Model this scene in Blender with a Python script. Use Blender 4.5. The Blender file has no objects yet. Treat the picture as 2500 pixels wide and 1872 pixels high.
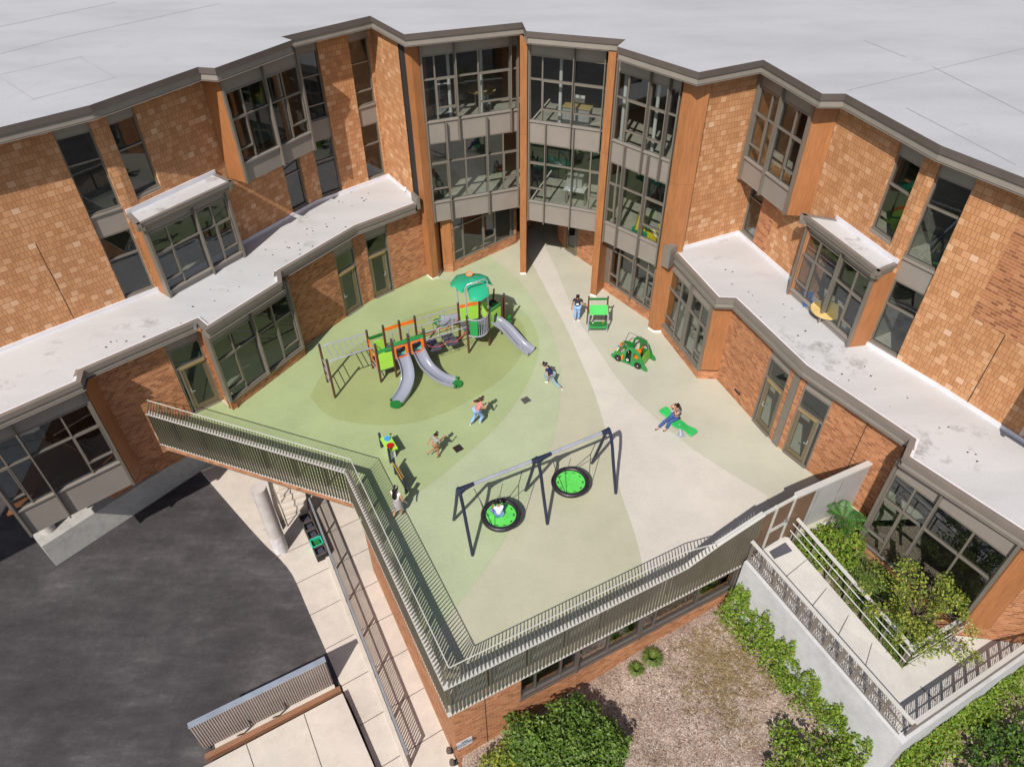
import bpy, bmesh, math, random
from mathutils import Vector, Matrix
random.seed(7)
# ------------------------------------------------------------------ camera, light, exposure
scene = bpy.context.scene
FX, CX, CY, CAMZ = 1784.3, 1257.2, 890.2, 20.0
_dn = Vector((1270.4-CX, 2903.5-CY, FX)).normalized()
_h = (Vector((0, 0, 1)) - _dn*_dn.z).normalized()
_r = _dn.cross(_h)
if _r.x < 0: _r = -_r
RW = Matrix((_r, _h, -_dn))            # surveyed camera rotation (world rows)
def P(px, py, z=0.0):
    """plan position of a surveyed point of known height z (photo pixel -> metres)"""
    d = RW @ Vector((px-CX, py-CY, FX))
    t = (z-CAMZ)/d.z
    return Vector((d.x*t, d.y*t, z))
def Zp(o, s, x, y, z=0.0): return P(o[0]+x/s, o[1]+y/s, z)
cam = bpy.data.cameras.new('camera'); camo = bpy.data.objects.new('camera', cam)
scene.collection.objects.link(camo); scene.camera = camo
m = Matrix.Identity(4)
for i, v in enumerate((Vector((1, 0, 0)), Vector((0, -1, 0)), Vector((0, 0, -1)))):
    w = RW @ v
    for j in range(3): m[j][i] = w[j]
m[2][3] = CAMZ
camo.matrix_world = m
cam.sensor_width = 36; cam.lens = FX/2500*36
cam.shift_x = (1250-CX)/2500; cam.shift_y = (CY-936)/2500
cam.clip_end = 500; cam.clip_start = 0.5

SUNDIR = Vector((0.335, 0.89, -1.0)).normalized()
world = bpy.data.worlds.new('World'); scene.world = world; world.use_nodes = True
wn = world.node_tree; bg = wn.nodes['Background']
sky = wn.nodes.new('ShaderNodeTexSky'); sky.sky_type = 'NISHITA'; sky.sun_disc = False
sky.sun_elevation = math.radians(46.4); sky.sun_rotation = math.radians(200.6)
sky.air_density = 1.2; sky.dust_density = 1.5
wn.links.new(sky.outputs[0], bg.inputs[0]); bg.inputs[1].default_value = 0.085
sl = bpy.data.lights.new('sun', 'SUN'); sl.energy = 4.7; sl.angle = math.radians(0.5); sl.color = (1.0, 0.94, 0.84)
so = bpy.data.objects.new('sun', sl); scene.collection.objects.link(so)
so.rotation_euler = SUNDIR.to_track_quat('-Z', 'Y').to_euler(); so.location = (-10, -20, 40)
scene.view_settings.view_transform = 'Standard'; scene.view_settings.look = 'None'
scene.view_settings.exposure = 0.18; scene.view_settings.gamma = 1
scene.cycles.max_bounces = 6; scene.cycles.transparent_max_bounces = 12

# ------------------------------------------------------------------ materials
def newmat(name):
    m = bpy.data.materials.new(name); m.use_nodes = True
    nt = m.node_tree; b = nt.nodes['Principled BSDF']
    return m, nt, b
class N:
    def __init__(s, nt): s.nt = nt
    def n(s, t, **k):
        o = s.nt.nodes.new(t)
        for a, v in k.items(): setattr(o, a, v)
        return o
    def l(s, a, b): s.nt.links.new(a, b)
    def m(s, op, a, b=None):
        o = s.n('ShaderNodeMath', operation=op)
        for i, v in enumerate((a, b)):
            if v is None: continue
            if isinstance(v, (int, float)): o.inputs[i].default_value = v
            else: s.l(v, o.inputs[i])
        return o.outputs[0]
    def mix(s, f, a, b, mode='MIX'):
        o = s.n('ShaderNodeMix', data_type='RGBA', blend_type=mode)
        for i, v in ((0, f), (6, a), (7, b)):
            if isinstance(v, (int, float)): o.inputs[i].default_value = v
            elif isinstance(v, tuple): o.inputs[i].default_value = (*v, 1)
            else: s.l(v, o.inputs[i])
        return o.outputs[2]
    def noise(s, vec, scale, detail=3, rough=0.55):
        o = s.n('ShaderNodeTexNoise'); o.inputs['Scale'].default_value = scale
        o.inputs['Detail'].default_value = detail; o.inputs['Roughness'].default_value = rough
        s.l(vec, o.inputs['Vector']); return o.outputs[0]
    def ramp(s, f, stops):
        o = s.n('ShaderNodeValToRGB'); e = o.color_ramp.elements
        while len(e) < len(stops): e.new(0.5)
        for i, (p, c) in enumerate(stops):
            e[i].position = p; e[i].color = (*c, 1) if isinstance(c, tuple) else (c, c, c, 1)
        s.l(f, o.inputs[0]); return o.outputs[0]
def plain(name, col, rough=0.6, metal=0.0, var=0.12, scale=2.0, bump=0.0, coat=0):
    m, nt, b = newmat(name); k = N(nt)
    pos = k.n('ShaderNodeNewGeometry').outputs['Position']
    f = k.noise(pos, scale, 4)
    d = tuple(c*(1-var) for c in col); e = tuple(min(1, c*(1+var)) for c in col)
    k.l(k.ramp(f, [(0.3, d), (0.7, e)]), b.inputs['Base Color'])
    b.inputs['Roughness'].default_value = rough; b.inputs['Metallic'].default_value = metal
    if coat: b.inputs['Coat Weight'].default_value = coat
    if bump:
        bp = k.n('ShaderNodeBump'); bp.inputs['Strength'].default_value = bump; bp.inputs['Distance'].default_value = 0.02
        k.l(k.noise(pos, scale*12, 3), bp.inputs['Height']); k.l(bp.outputs[0], b.inputs['Normal'])
    return m
M_ = None
def tiles(name, w, h, stops, mortar, mw, mh, offset=0.5, groove=0.0, rough=0.8, bump=0.4, wobble=0.0):
    """individually coloured tiles in metre UVs"""
    m, nt, b = newmat(name); k = N(nt)
    uv = k.n('ShaderNodeUVMap'); sp = k.n('ShaderNodeSeparateXYZ'); k.l(uv.outputs[0], sp.inputs[0])
    v = k.m('DIVIDE', sp.outputs[1], h); row = k.m('FLOOR', v)
    wr = k.n('ShaderNodeTexWhiteNoise', noise_dimensions='1D'); k.l(row, wr.inputs['W'])
    u = k.m('ADD', k.m('DIVIDE', sp.outputs[0], w), k.m('ADD', k.m('MULTIPLY', row, offset), k.m('MULTIPLY', wr.outputs[0], wobble)))
    col = k.m('FLOOR', u); fu = k.m('FRACT', u); fv = k.m('FRACT', v)
    cb = k.n('ShaderNodeCombineXYZ'); k.l(col, cb.inputs[0]); k.l(row, cb.inputs[1])
    wn_ = k.n('ShaderNodeTexWhiteNoise', noise_dimensions='2D'); k.l(cb.outputs[0], wn_.inputs['Vector'])
    r = wn_.outputs[0]
    c = k.ramp(r, stops)
    pos = k.n('ShaderNodeNewGeometry').outputs['Position']
    c = k.mix(0.35, c, k.ramp(k.noise(pos, 0.5, 3), [(0.3, 0.7), (0.7, 1.1)]), 'MULTIPLY')
    mu = k.m('LESS_THAN', fu, mw/w); mv = k.m('LESS_THAN', fv, mh/h); mk = k.m('MAXIMUM', mu, mv)
    if groove:
        wn2 = k.n('ShaderNodeTexWhiteNoise', noise_dimensions='3D'); cb2 = k.n('ShaderNodeCombineXYZ')
        k.l(col, cb2.inputs[0]); k.l(row, cb2.inputs[1]); cb2.inputs[2].default_value = 7.3; k.l(cb2.outputs[0], wn2.inputs['Vector'])
        gp_ = k.m('ADD', k.m('MULTIPLY', wn2.outputs[0], 0.35), 0.3)
        g = k.m('LESS_THAN', k.m('ABSOLUTE', k.m('SUBTRACT', fu, gp_)), 0.5*mw/w)
        g = k.m('MULTIPLY', g, k.m('LESS_THAN', r, groove)); mk = k.m('MAXIMUM', mk, g)
    c = k.mix(mk, c, mortar)
    k.l(c, b.inputs['Base Color']); b.inputs['Roughness'].default_value = rough
    bp = k.n('ShaderNodeBump'); bp.inputs['Strength'].default_value = bump; bp.inputs['Distance'].default_value = 0.02
    k.l(k.m('SUBTRACT', r, k.m('MULTIPLY', mk, 2.0)), bp.inputs['Height']); k.l(bp.outputs[0], b.inputs['Normal'])
    return m
def wood(name, col, sc=1.0, rough=0.5):
    m, nt, b = newmat(name); k = N(nt)
    pos = k.n('ShaderNodeNewGeometry').outputs['Position']
    mp = k.n('ShaderNodeMapping'); mp.inputs['Scale'].default_value = (9*sc, 9*sc, 0.5*sc); k.l(pos, mp.inputs[0])
    f = k.noise(mp.outputs[0], 3, 5, 0.65)
    d = tuple(c*0.72 for c in col); e = tuple(c*1.22 for c in col)
    c = k.ramp(f, [(0.3, d), (0.5, col), (0.72, e)])
    c = k.mix(0.3, c, k.ramp(k.noise(pos, 0.8, 2), [(0.3, 0.7), (0.7, 1.1)]), 'MULTIPLY')
    k.l(c, b.inputs['Base Color']); b.inputs['Roughness'].default_value = rough
    return m
def glassmat(name, tint, gl=0.02):
    m, nt, b = newmat(name); k = N(nt); nt.nodes.remove(b)
    out = nt.nodes['Material Output']
    t = k.n('ShaderNodeBsdfTransparent'); t.inputs[0].default_value = (*tint, 1)
    g = k.n('ShaderNodeBsdfGlossy'); g.inputs['Roughness'].default_value = gl; g.inputs[0].default_value = (0.9, 0.95, 1, 1)
    lw = k.n('ShaderNodeLayerWeight'); lw.inputs[0].default_value = 0.5
    fr = k.m('ADD', k.m('MULTIPLY', k.m('POWER', lw.outputs['Facing'], 3.5), 0.9), 0.09)
    mx = k.n('ShaderNodeMixShader'); k.l(fr, mx.inputs[0]); k.l(t.outputs[0], mx.inputs[1]); k.l(g.outputs[0], mx.inputs[2])
    k.l(mx.outputs[0], out.inputs[0]); return m
def leafmat(name, cols, rough=0.55):
    m, nt, b = newmat(name); k = N(nt)
    gi = k.n('ShaderNodeNewGeometry')
    n = len(cols)
    c = k.ramp(gi.outputs['Random Per Island'], [(i/(n-1) if n > 1 else 0, x) for i, x in enumerate(cols)])
    k.l(c, b.inputs['Base Color']); b.inputs['Roughness'].default_value = rough
    tr = k.n('ShaderNodeBsdfTranslucent'); k.l(c, tr.inputs[0])
    mx = k.n('ShaderNodeMixShader'); mx.inputs[0].default_value = 0.3
    k.l(b.outputs[0], mx.inputs[1]); k.l(tr.outputs[0], mx.inputs[2]); k.l(mx.outputs[0], nt.nodes['Material Output'].inputs[0])
    return m
M = {}
M['shingle'] = tiles('clay_shingle', 0.25, 0.21, [(0.0, (0.40, 0.185, 0.076)), (0.3, (0.445, 0.213, 0.093)), (0.6, (0.48, 0.24, 0.11)), (0.88, (0.515, 0.272, 0.136)), (0.97, (0.55, 0.32, 0.18)), (1.0, (0.60, 0.39, 0.26))], (0.26, 0.11, 0.05), 0.015, 0.014, 0.5, groove=0.75, wobble=0.6)
M['brick'] = tiles('red_brick', 0.21, 0.10, [(0.0, (0.22, 0.078, 0.032)), (0.4, (0.33, 0.128, 0.052)), (0.8, (0.40, 0.165, 0.07)), (1.0, (0.46, 0.21, 0.10))], (0.46, 0.26, 0.155), 0.009, 0.016, 0.5, bump=0.12)
M['wood'] = wood('wood_panel', (0.33, 0.135, 0.05))
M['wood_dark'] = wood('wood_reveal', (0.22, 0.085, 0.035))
M['metal'] = plain('taupe_metal', (0.205, 0.178, 0.160), 0.45, 0.2, 0.06)
M['metal_dark'] = plain('dark_coping', (0.115, 0.095, 0.088), 0.45, 0.2, 0.08)
M['metal_black'] = plain('joint_black', (0.015, 0.013, 0.013), 0.7)
M['frame'] = plain('window_bronze', (0.21, 0.185, 0.160), 0.4, 0.35, 0.05)
M['frame_gold'] = plain('door_bronze', (0.20, 0.16, 0.105), 0.35, 0.5, 0.05)
M['spandrel'] = plain('spandrel_grey', (0.25, 0.222, 0.20), 0.45, 0.1, 0.05)
M['glass'] = glassmat('window_glass', (0.60, 0.64, 0.63))
M['chrome'] = plain('steel', (0.55, 0.55, 0.56), 0.3, 0.8)
M['white'] = plain('white_paint', (0.75, 0.74, 0.73), 0.5)
M['rubberwall'] = plain('interior_wall', (0.20, 0.19, 0.165), 0.8)
M['carpet'] = plain('interior_floor', (0.50, 0.47, 0.40), 0.7, 0, 0.15)
M['ceil'] = plain('interior_ceiling', (0.22, 0.22, 0.22), 0.9)
def membrane(name, base, stain, amt):
    m, nt, b = newmat(name); k = N(nt)
    pos = k.n('ShaderNodeNewGeometry').outputs['Position']
    mp = k.n('ShaderNodeMapping'); mp.inputs['Scale'].default_value = (0.35, 1.2, 1); mp.inputs['Rotation'].default_value = (0, 0, 0.5); k.l(pos, mp.inputs[0])
    a = k.noise(mp.outputs[0], 0.45, 5, 0.6); c = k.noise(pos, 0.9, 6, 0.7); d = k.noise(pos, 30, 2)
    col = k.ramp(a, [(0.3, tuple(x*0.86 for x in base)), (0.55, base), (0.75, tuple(min(1, x*1.06) for x in base))])
    sm = k.m('MULTIPLY', k.m('MULTIPLY', k.ramp(c, [(0.56, 0.0), (0.72, 1.0)]), k.ramp(a, [(0.45, 0.0), (0.62, 1.0)])), amt)
    col = k.mix(sm, col, stain)
    col = k.mix(0.10, col, k.ramp(d, [(0.35, 0.2), (0.65, 1.0)]), 'MULTIPLY')
    k.l(col, b.inputs['Base Color']); b.inputs['Roughness'].default_value = 0.6
    bp = k.n('ShaderNodeBump'); bp.inputs['Strength'].default_value = 0.25; bp.inputs['Distance'].default_value = 0.05
    k.l(a, bp.inputs['Height']); k.l(bp.outputs[0], b.inputs['Normal'])
    return m
M['roof'] = membrane('roof_membrane', (0.43, 0.425, 0.45), (0.33, 0.32, 0.34), 0.6)
M['terrace'] = membrane('terrace_membrane', (0.495, 0.495, 0.515), (0.16, 0.145, 0.13), 1.0)
M['flash'] = plain('white_flashing', (0.66, 0.65, 0.70), 0.45, 0.1, 0.06)
# ------------------------------------------------------------------ mesh building
C = scene.collection
def link(o, parent=None):
    C.objects.link(o)
    if parent:
        o.parent = parent
        if parent.type == 'EMPTY': o.matrix_parent_inverse = parent.matrix_basis.inverted()
    return o
class Seg:
    def __init__(s, a, b):
        s.a = Vector((a[0], a[1])); s.b = Vector((b[0], b[1])); s.L = (s.b-s.a).length
        s.d = (s.b-s.a)/s.L; s.n = Vector((s.d.y, -s.d.x))
    def pt(s, t, o=0): return s.a + s.d*t + s.n*o
    def at(s, p): return (Vector((p[0], p[1]))-s.a).dot(s.d)
class MB:
    def __init__(s): s.v = []; s.f = []; s.uv = []
    def quad(s, pts, uv=None):
        b = len(s.v); s.v += [tuple(p) for p in pts]; s.f.append(list(range(b, b+len(pts))))
        if uv is None:
            p = [Vector(q) for q in pts]; nn = (p[1]-p[0]).cross(p[2]-p[0])
            if abs(nn.z) > 0.7*nn.length: uv = [(q.x, q.y) for q in p]
            else:
                h = Vector((nn.y, -nn.x, 0)); h = h.normalized() if h.length > 1e-9 else Vector((1, 0, 0))
                uv = [(q.dot(h), q.z) for q in p]
        s.uv.append(uv)
    def hexa(s, c):   # 8 corners: bottom 4 ccw, top 4
        for i in ((0, 3, 2, 1), (4, 5, 6, 7), (0, 1, 5, 4), (1, 2, 6, 5), (2, 3, 7, 6), (3, 0, 4, 7)):
            s.quad([c[j] for j in i])
    def box(s, c, size, rz=0, rot=None):
        x, y, z = (k/2 for k in size); R = rot if rot is not None else Matrix.Rotation(rz, 3, 'Z'); c = Vector(c)
        s.hexa([c + R @ Vector(p) for p in ((-x, -y, -z), (x, -y, -z), (x, y, -z), (-x, y, -z), (-x, -y, z), (x, -y, z), (x, y, z), (-x, y, z))])
    def sbox(s, g, s0, s1, z0, z1, o0, o1):
        a, b, c, d = g.pt(s0, o1), g.pt(s1, o1), g.pt(s1, o0), g.pt(s0, o0)
        s.hexa([(p.x, p.y, z0) for p in (a, b, c, d)] + [(p.x, p.y, z1) for p in (a, b, c, d)])
    def chainbox(s, pts, z0, z1, o0, o1, closed=False):
        pts = [Vector((p[0], p[1])) for p in pts]; n = len(pts); ns = []
        for i in range(n):
            a = Seg(pts[i-1], pts[i]) if i > 0 else None; b = Seg(pts[i], pts[i+1]) if i < n-1 else None
            if a and b: q = (a.n+b.n)/max(0.35, 1+a.n.dot(b.n))
            else: q = (a or b).n
            ns.append(q)
        for i in range(n-1):
            p, q, u, v = pts[i], pts[i+1], ns[i], ns[i+1]
            c = [p+u*o1, q+v*o1, q+v*o0, p+u*o0]
            s.hexa([(k.x, k.y, z0) for k in c]+[(k.x, k.y, z1) for k in c])
    def prism(s, poly, z0, z1, bottom=True, top=True):
        poly = [Vector((p[0], p[1])) for p in poly]
        ar = sum(poly[i].x*poly[(i+1) % len(poly)].y - poly[(i+1) % len(poly)].x*poly[i].y for i in range(len(poly)))
        if ar < 0: poly = poly[::-1]
        n = len(poly)
        if top: s.quad([(p.x, p.y, z1) for p in poly])
        if bottom: s.quad([(p.x, p.y, z0) for p in poly[::-1]])
        for i in range(n):
            p, q = poly[i], poly[(i+1) % n]
            s.quad([(p.x, p.y, z0), (q.x, q.y, z0), (q.x, q.y, z1), (p.x, p.y, z1)])
    def tube(s, pts, r, n=8, caps=True, r2=None):
        pts = [Vector(p) for p in pts]; m = len(pts); rings = []
        up = Vector((0, 0, 1)); prev = None
        for i, p in enumerate(pts):
            t = (pts[min(i+1, m-1)] - pts[max(i-1, 0)]).normalized()
            if prev is None:
                x = t.cross(up)
                if x.length < 0.05: x = t.cross(Vector((1, 0, 0)))
            else: x = prev - t*prev.dot(t)
            x.normalize(); prev = x; y = t.cross(x)
            rr = (r if r2 is None else r + (r2-r)*i/(m-1)) if not isinstance(r, (list, tuple)) else r[i]
            rings.append([p + (x*math.cos(2*math.pi*k/n) + y*math.sin(2*math.pi*k/n))*rr for k in range(n)])
        b = len(s.v)
        for rg in rings: s.v += [tuple(q) for q in rg]
        for i in range(m-1):
            for k in range(n):
                s.f.append([b+i*n+k, b+i*n+(k+1) % n, b+(i+1)*n+(k+1) % n, b+(i+1)*n+k]); s.uv.append([(0, 0)]*4)
        if caps:
            s.f.append([b+k for k in range(n)][::-1]); s.uv.append([(0, 0)]*n)
            s.f.append([b+(m-1)*n+k for k in range(n)]); s.uv.append([(0, 0)]*n)
    def disc(s, c, axis, r, th, n=20):
        a = Vector(axis).normalized(); c = Vector(c); s.tube([c-a*th/2, c+a*th/2], r, n)
    def build(s, name, mat, parent=None, smooth=False, bevel=0.0, label=None, sub=0):
        me = bpy.data.meshes.new(name); me.from_pydata([tuple(v) for v in s.v], [], s.f)
        if len(s.uv) == len(s.f):
            ul = me.uv_layers.new(name='UVMap'); i = 0
            data = []
            for f, u in zip(s.f, s.uv):
                for q in u: data += [q[0], q[1]]
            ul.data.foreach_set('uv', data)
        me.materials.append(mat); me.update()
        if smooth:
            bm = bmesh.new(); bm.from_mesh(me); bmesh.ops.remove_doubles(bm, verts=bm.verts, dist=1e-5); bm.to_mesh(me); bm.free()
            me.polygons.foreach_set('use_smooth', [True]*len(me.polygons))
            me.set_sharp_from_angle(angle=math.radians(40))
        o = bpy.data.objects.new(name, me); link(o, parent)
        if bevel:
            mo = o.modifiers.new('bevel', 'BEVEL'); mo.width = bevel; mo.segments = 2
        if sub:
            mo = o.modifiers.new('sub', 'SUBSURF'); mo.levels = mo.render_levels = sub
        if label: o['label'] = label
        return o
def tag(o, label, cat, group=None):
    o['label'] = label; o['category'] = cat
    if group: o['group'] = group
    return o
def kind(o, k='structure'): o['kind'] = k; return o
def empty(name, loc, label, cat, group=None, rz=0):
    o = bpy.data.objects.new(name, None); o.empty_display_size = 0.2; link(o)
    o.location = loc; o.rotation_euler = (0, 0, rz); return tag(o, label, cat, group)
def dup(root, loc=None, rz=None, label=None, parent=None):
    c = root.copy(); C.objects.link(c)
    if parent: c.parent = parent
    if loc is not None: c.location = loc
    if rz is not None: c.rotation_euler = (0, 0, rz)
    if label: c['label'] = label
    for ch in list(root.children): dup(ch, parent=c)
    return c
# ------------------------------------------------------------------ the school building
Z2, ZT, Z3L, ZW, ZR = 3.75, 4.07, 7.4, 10.92, 11.35
bld = empty('school_building', (0, 30, 0), 'three-storey tan shingle and brick school building curving around the playground', 'building')
def wall(g, z0, z1, holes, mat, name='wall', depth=0.28, parent=None, s0=0, s1=None, u0=0):
    s1 = g.L if s1 is None else s1
    m = MB(); ss = sorted({s0, s1, *[h[0] for h in holes], *[h[1] for h in holes]}); zz = sorted({z0, z1, *[h[2] for h in holes], *[h[3] for h in holes]})
    ss = [x for x in ss if s0-1e-6 <= x <= s1+1e-6]; zz = [x for x in zz if z0-1e-6 <= x <= z1+1e-6]
    for i in range(len(ss)-1):
        for j in range(len(zz)-1):
            a, b, c, d = ss[i], ss[i+1], zz[j], zz[j+1]
            if any(h[0]-1e-6 <= a and b <= h[1]+1e-6 and h[2]-1e-6 <= c and d <= h[3]+1e-6 for h in holes): continue
            p, q = g.pt(a), g.pt(b)
            m.quad([(p.x, p.y, c), (q.x, q.y, c), (q.x, q.y, d), (p.x, p.y, d)], [(a+u0, c), (b+u0, c), (b+u0, d), (a+u0, d)])
            p2, q2 = g.pt(a, -depth), g.pt(b, -depth)
            m.quad([(q2.x, q2.y, c), (p2.x, p2.y, c), (p2.x, p2.y, d), (q2.x, q2.y, d)])
    for h in holes:
        a, b, c, d = h[:4]; c = max(c, z0); d = min(d, z1)
        for t in (a, b):
            if t <= s0+1e-6 or t >= s1-1e-6: continue
            p, q = g.pt(t), g.pt(t, -depth)
            m.quad([(p.x, p.y, c), (q.x, q.y, c), (q.x, q.y, d), (p.x, p.y, d)], [(t, c), (t+depth, c), (t+depth, d), (t, d)])
        for z in (c, d):
            if z <= z0+1e-6 or z >= z1-1e-6: continue
            p, q, r, s_ = g.pt(a), g.pt(b), g.pt(b, -depth), g.pt(a, -depth)
            m.quad([(p.x, p.y, z), (q.x, q.y, z), (r.x, r.y, z), (s_.x, s_.y, z)], [(a, z), (b, z), (b, z+depth), (a, z+depth)])
    return m.build(name, mat, parent or bld)
def window(g, s0, s1, z0, z1, cols=(), trans=(), subs=(), fins=(), inset=0.12, fw=0.055, parent=None, fname='window', head=None, sill=None, fz=None, mat=None, finw=0.038, fino=0.13):
    """frame, mullions and pane of one glazed opening; cols are fractions, subs = (column index, z of small transom)"""
    mat = mat or M['frame']; w = s1-s0; m = MB(); o1 = -inset+0.05; o0 = -inset-0.07
    m.sbox(g, s0, s1, z0, z0+fw, o0, o1+0.03); m.sbox(g, s0, s1, z1-fw, z1, o0, o1)
    m.sbox(g, s0, s0+fw, z0+fw, z1-fw, o0, o1); m.sbox(g, s1-fw, s1, z0+fw, z1-fw, o0, o1)
    cs = [0]+list(cols)+[1]
    for c in cols:
        x = s0+c*w; m.sbox(g, x-fw/2, x+fw/2, z0+fw, z1-fw, o0+0.003, o1-0.003)
    for t in trans: m.sbox(g, s0+fw, s1-fw, t-fw/2, t+fw/2, o0+0.006, o1+0.006)
    for (ci, t) in subs:
        a, b = s0+cs[ci]*w+fw/2, s0+cs[ci+1]*w-fw/2
        m.sbox(g, a, b, t-fw/2, t+fw/2, o0+0.009, o1+0.01)
        top = min([q for q in trans if q > t] or [z1])-fw/2
        for x in (a, b-fw*0.6): m.sbox(g, x, x+fw*0.6, t+fw/2, top, o0+0.009, o1+0.012)
        m.sbox(g, a+fw*.6, b-fw*.6, top-fw*0.5, top, o0+0.009, o1+0.012)
    fo = m.build(fname, mat, parent or bld)
    if fins:
        f = MB()
        for c, za, zb in fins:
            x = s0+c*w; f.sbox(g, x-finw/2, x+finw/2, za, zb, -0.05, fino)
        f.build('mullion_fin', mat, fo if fo.parent is bld else fo.parent)
    p = MB(); a, b = g.pt(s0+0.01, -inset), g.pt(s1-0.01, -inset)
    p.quad([(a.x, a.y, z0+0.01), (b.x, b.y, z0+0.01), (b.x, b.y, z1-0.01), (a.x, a.y, z1-0.01)])
    p.build('pane', M['glass'], fo if fo.parent is bld else fo.parent)
    return fo
def panel(g, s0, s1, z0, z1, seams=(), inset=0.06, parent=None, mat=None, lip=True, finw=0.02):
    m = MB(); xs = [s0]+[s0+(s1-s0)*c for c in seams]+[s1]
    for i in range(len(xs)-1):
        m.sbox(g, xs[i]+(0.012 if i else 0), xs[i+1]-(0.012 if i < len(xs)-2 else 0), z0, z1, -inset-0.2, -inset)
    if lip: m.sbox(g, s0, s1, z1-0.002, z1+0.06, -inset-0.1, -inset+0.07)
    return m.build('spandrel_panel', mat or M['spandrel'], parent or bld)
def chain(pts): return [Seg(pts[i], pts[i+1]) for i in range(len(pts)-1)]
def holes_of(lst): return lst
# --- slab plates and interior
UL = [(-24, 13.1), (-13.12, 22.42), (-8.66, 28.75), (-5.8, 31.18), (-4.42, 29.12)]
UR = [(6.69, 24.85), (9.2, 26.0), (11.74, 19.06), (13.3, 16.85), (16.6, 11.6), (20, 6.5)]
CWc = [(-3.57, 28.8), (0.24, 30.14), (0.6, 29.0), (3.55, 27.98), (3.78, 27.18), (5.83, 25.2)]
far = [(34, 6.5), (34, 52), (-34, 52), (-34, 13.1)]
def inset_poly(u): return u
plan_up = UL[:4] + [(-4.9, 30.1)] + [(-3.9, 29.6), (0.1, 30.9), (0.75, 29.8), (3.6, 28.9), (4.3, 27.6), (6.2, 25.7)] + [(6.9, 25.2)] + UR[1:]
def offs(poly, d=0.3):
    return poly
plate = [(-24, 13.5), (-13.3, 22.7), (-8.85, 29.0), (-5.9, 31.5), (-4.6, 30.2), (-3.7, 29.05), (0.3, 30.4), (0.75, 29.25), (3.75, 28.2), (4.05, 27.3), (6.1, 25.5), (6.75, 25.2), (9.4, 26.35), (12.0, 19.2), (13.6, 17.0), (16.9, 11.8), (20.3, 6.5)]
for nm, za, zb, mt in (('floor_slab', 3.45, 3.76, 'carpet'), ('floor_slab', 7.08, 7.42, 'carpet'), ('roof_deck', 10.62, 10.78, 'ceil')):
    m = MB(); m.prism(plate+far, za, zb); m.build(nm, M[mt], bld)
back = [(-30, 22), (-18.5, 29.5), (-13.2, 36.2), (-7, 39.2), (0.5, 38.2), (8, 36), (14.8, 33), (18.2, 22.5), (24, 12)]
m = MB()
for za, zb in ((0.0, 3.45), (3.76, 7.08), (7.42, 10.62)):
    for i in range(len(back)-1):
        g = Seg(back[i], back[i+1]); m.sbox(g, 0, g.L, za+0.002, zb-0.002, -0.15, 0)
    for a, b in (((-13.4, 22.9), (-18, 29.3)), ((-8.9, 29.1), (-13, 36)), ((-4.6, 30.3), (-6.5, 39)), ((0.45, 30.5), (1.2, 38)), ((4.0, 28.3), (7.5, 36)), ((9.5, 26.3), (14.6, 32.8)), ((12.0, 19.4), (18, 22.4))):
        g = Seg(a, b)
        m.sbox(g, 0.25, g.L-0.05, za+0.002, zb-0.002, -0.06, 0.06)
m.build('interior_wall', M['rubberwall'], bld)

M['fascia'] = plain('light_fascia', (0.27, 0.243, 0.215), 0.45, 0.15, 0.05)
# --- roofs: membrane + two-tier fascia
def roofchain(pts, zmem, z0, z1, parent=bld, over=0.0, close=None):
    """pts: outer top edge; dark upper band, lighter lower band set back, black joint"""
    hi = MB(); lo = MB(); bl = MB()
    zm = z0+(z1-z0)*0.58
    hi.chainbox(pts, zm, z1, -0.25, 0.0); lo.chainbox(pts, z0+0.06, zm-0.002, -0.28, -0.055); bl.chainbox(pts, z0, z0+0.058, -0.5, -0.15)
    hi.build('coping', M['metal_dark'], parent); lo.build('fascia', M['fascia'], parent); bl.build('soffit_joint', M['metal_black'], parent)
RT = [(-24.5, 11.9), (-12.69, 21.58), (-10.46, 24.73), (-9.86, 24.62), (-7.93, 27.38), (-8.4, 27.75), (-5.52, 30.16), (-3.96, 27.93), (0.36, 29.25), (0.5, 28.2), (4.03, 27.2), (3.65, 26.47), (6.02, 23.96), (8.39, 25.06), (9.42, 22.1), (10.13, 22.09), (11.45, 18.47), (13.0, 16.2), (16.2, 11.1), (20, 5.2)]
roofchain(RT, ZR, 10.86, ZR)
m = MB(); rp = RT+[(34, 5.2), (34, 55), (-34, 55), (-34, 11.9)]
m.quad([(x, y, ZR+0.006) for x, y in rp[::-1]]); m.build('roof', M['roof'], bld)
m = MB(); m.quad([(x, y, 10.90) for x, y in rp]); m.build('soffit', M['metal'], bld)
# seams on the roof membrane
def strip(mb, a, b, w, z):
    g = Seg(a, b); p = [g.pt(0, w/2), g.pt(g.L, w/2), g.pt(g.L, -w/2), g.pt(0, -w/2)]
    mb.quad([(q.x, q.y, z) for q in p[::-1]])
M['seam'] = plain('membrane_seam', (0.34, 0.335, 0.36), 0.6)
sl_ = []
for a, b in (((0, 580), (640, 438)), ((250, 770), (900, 600)), ((0, 600), (270, 775)), ((610, 440), (890, 605)), ((0, 420), (500, 290)), ((500, 290), (1700, 30)), ((0, 210), (900, 20))):
    sl_.append((Zp((0, 0), 3.16, *a, ZR).xy, Zp((0, 0), 3.16, *b, ZR).xy))
for a, b in (((850, 385), (2212, 60)), ((980, 0), (1300, 130)), ((1300, 520), (2150, 960)), ((1500, 200), (2212, 560))):
    sl_.append((Zp((1800, 100), 3.16, *a, ZR).xy, Zp((1800, 100), 3.16, *b, ZR).xy))
for k in range(3, 9):
    A = Vector((-30+k*2.0, 30+k*2.6)); sl_.append((A, A+Vector((26, -3+k*0.4))))
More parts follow.
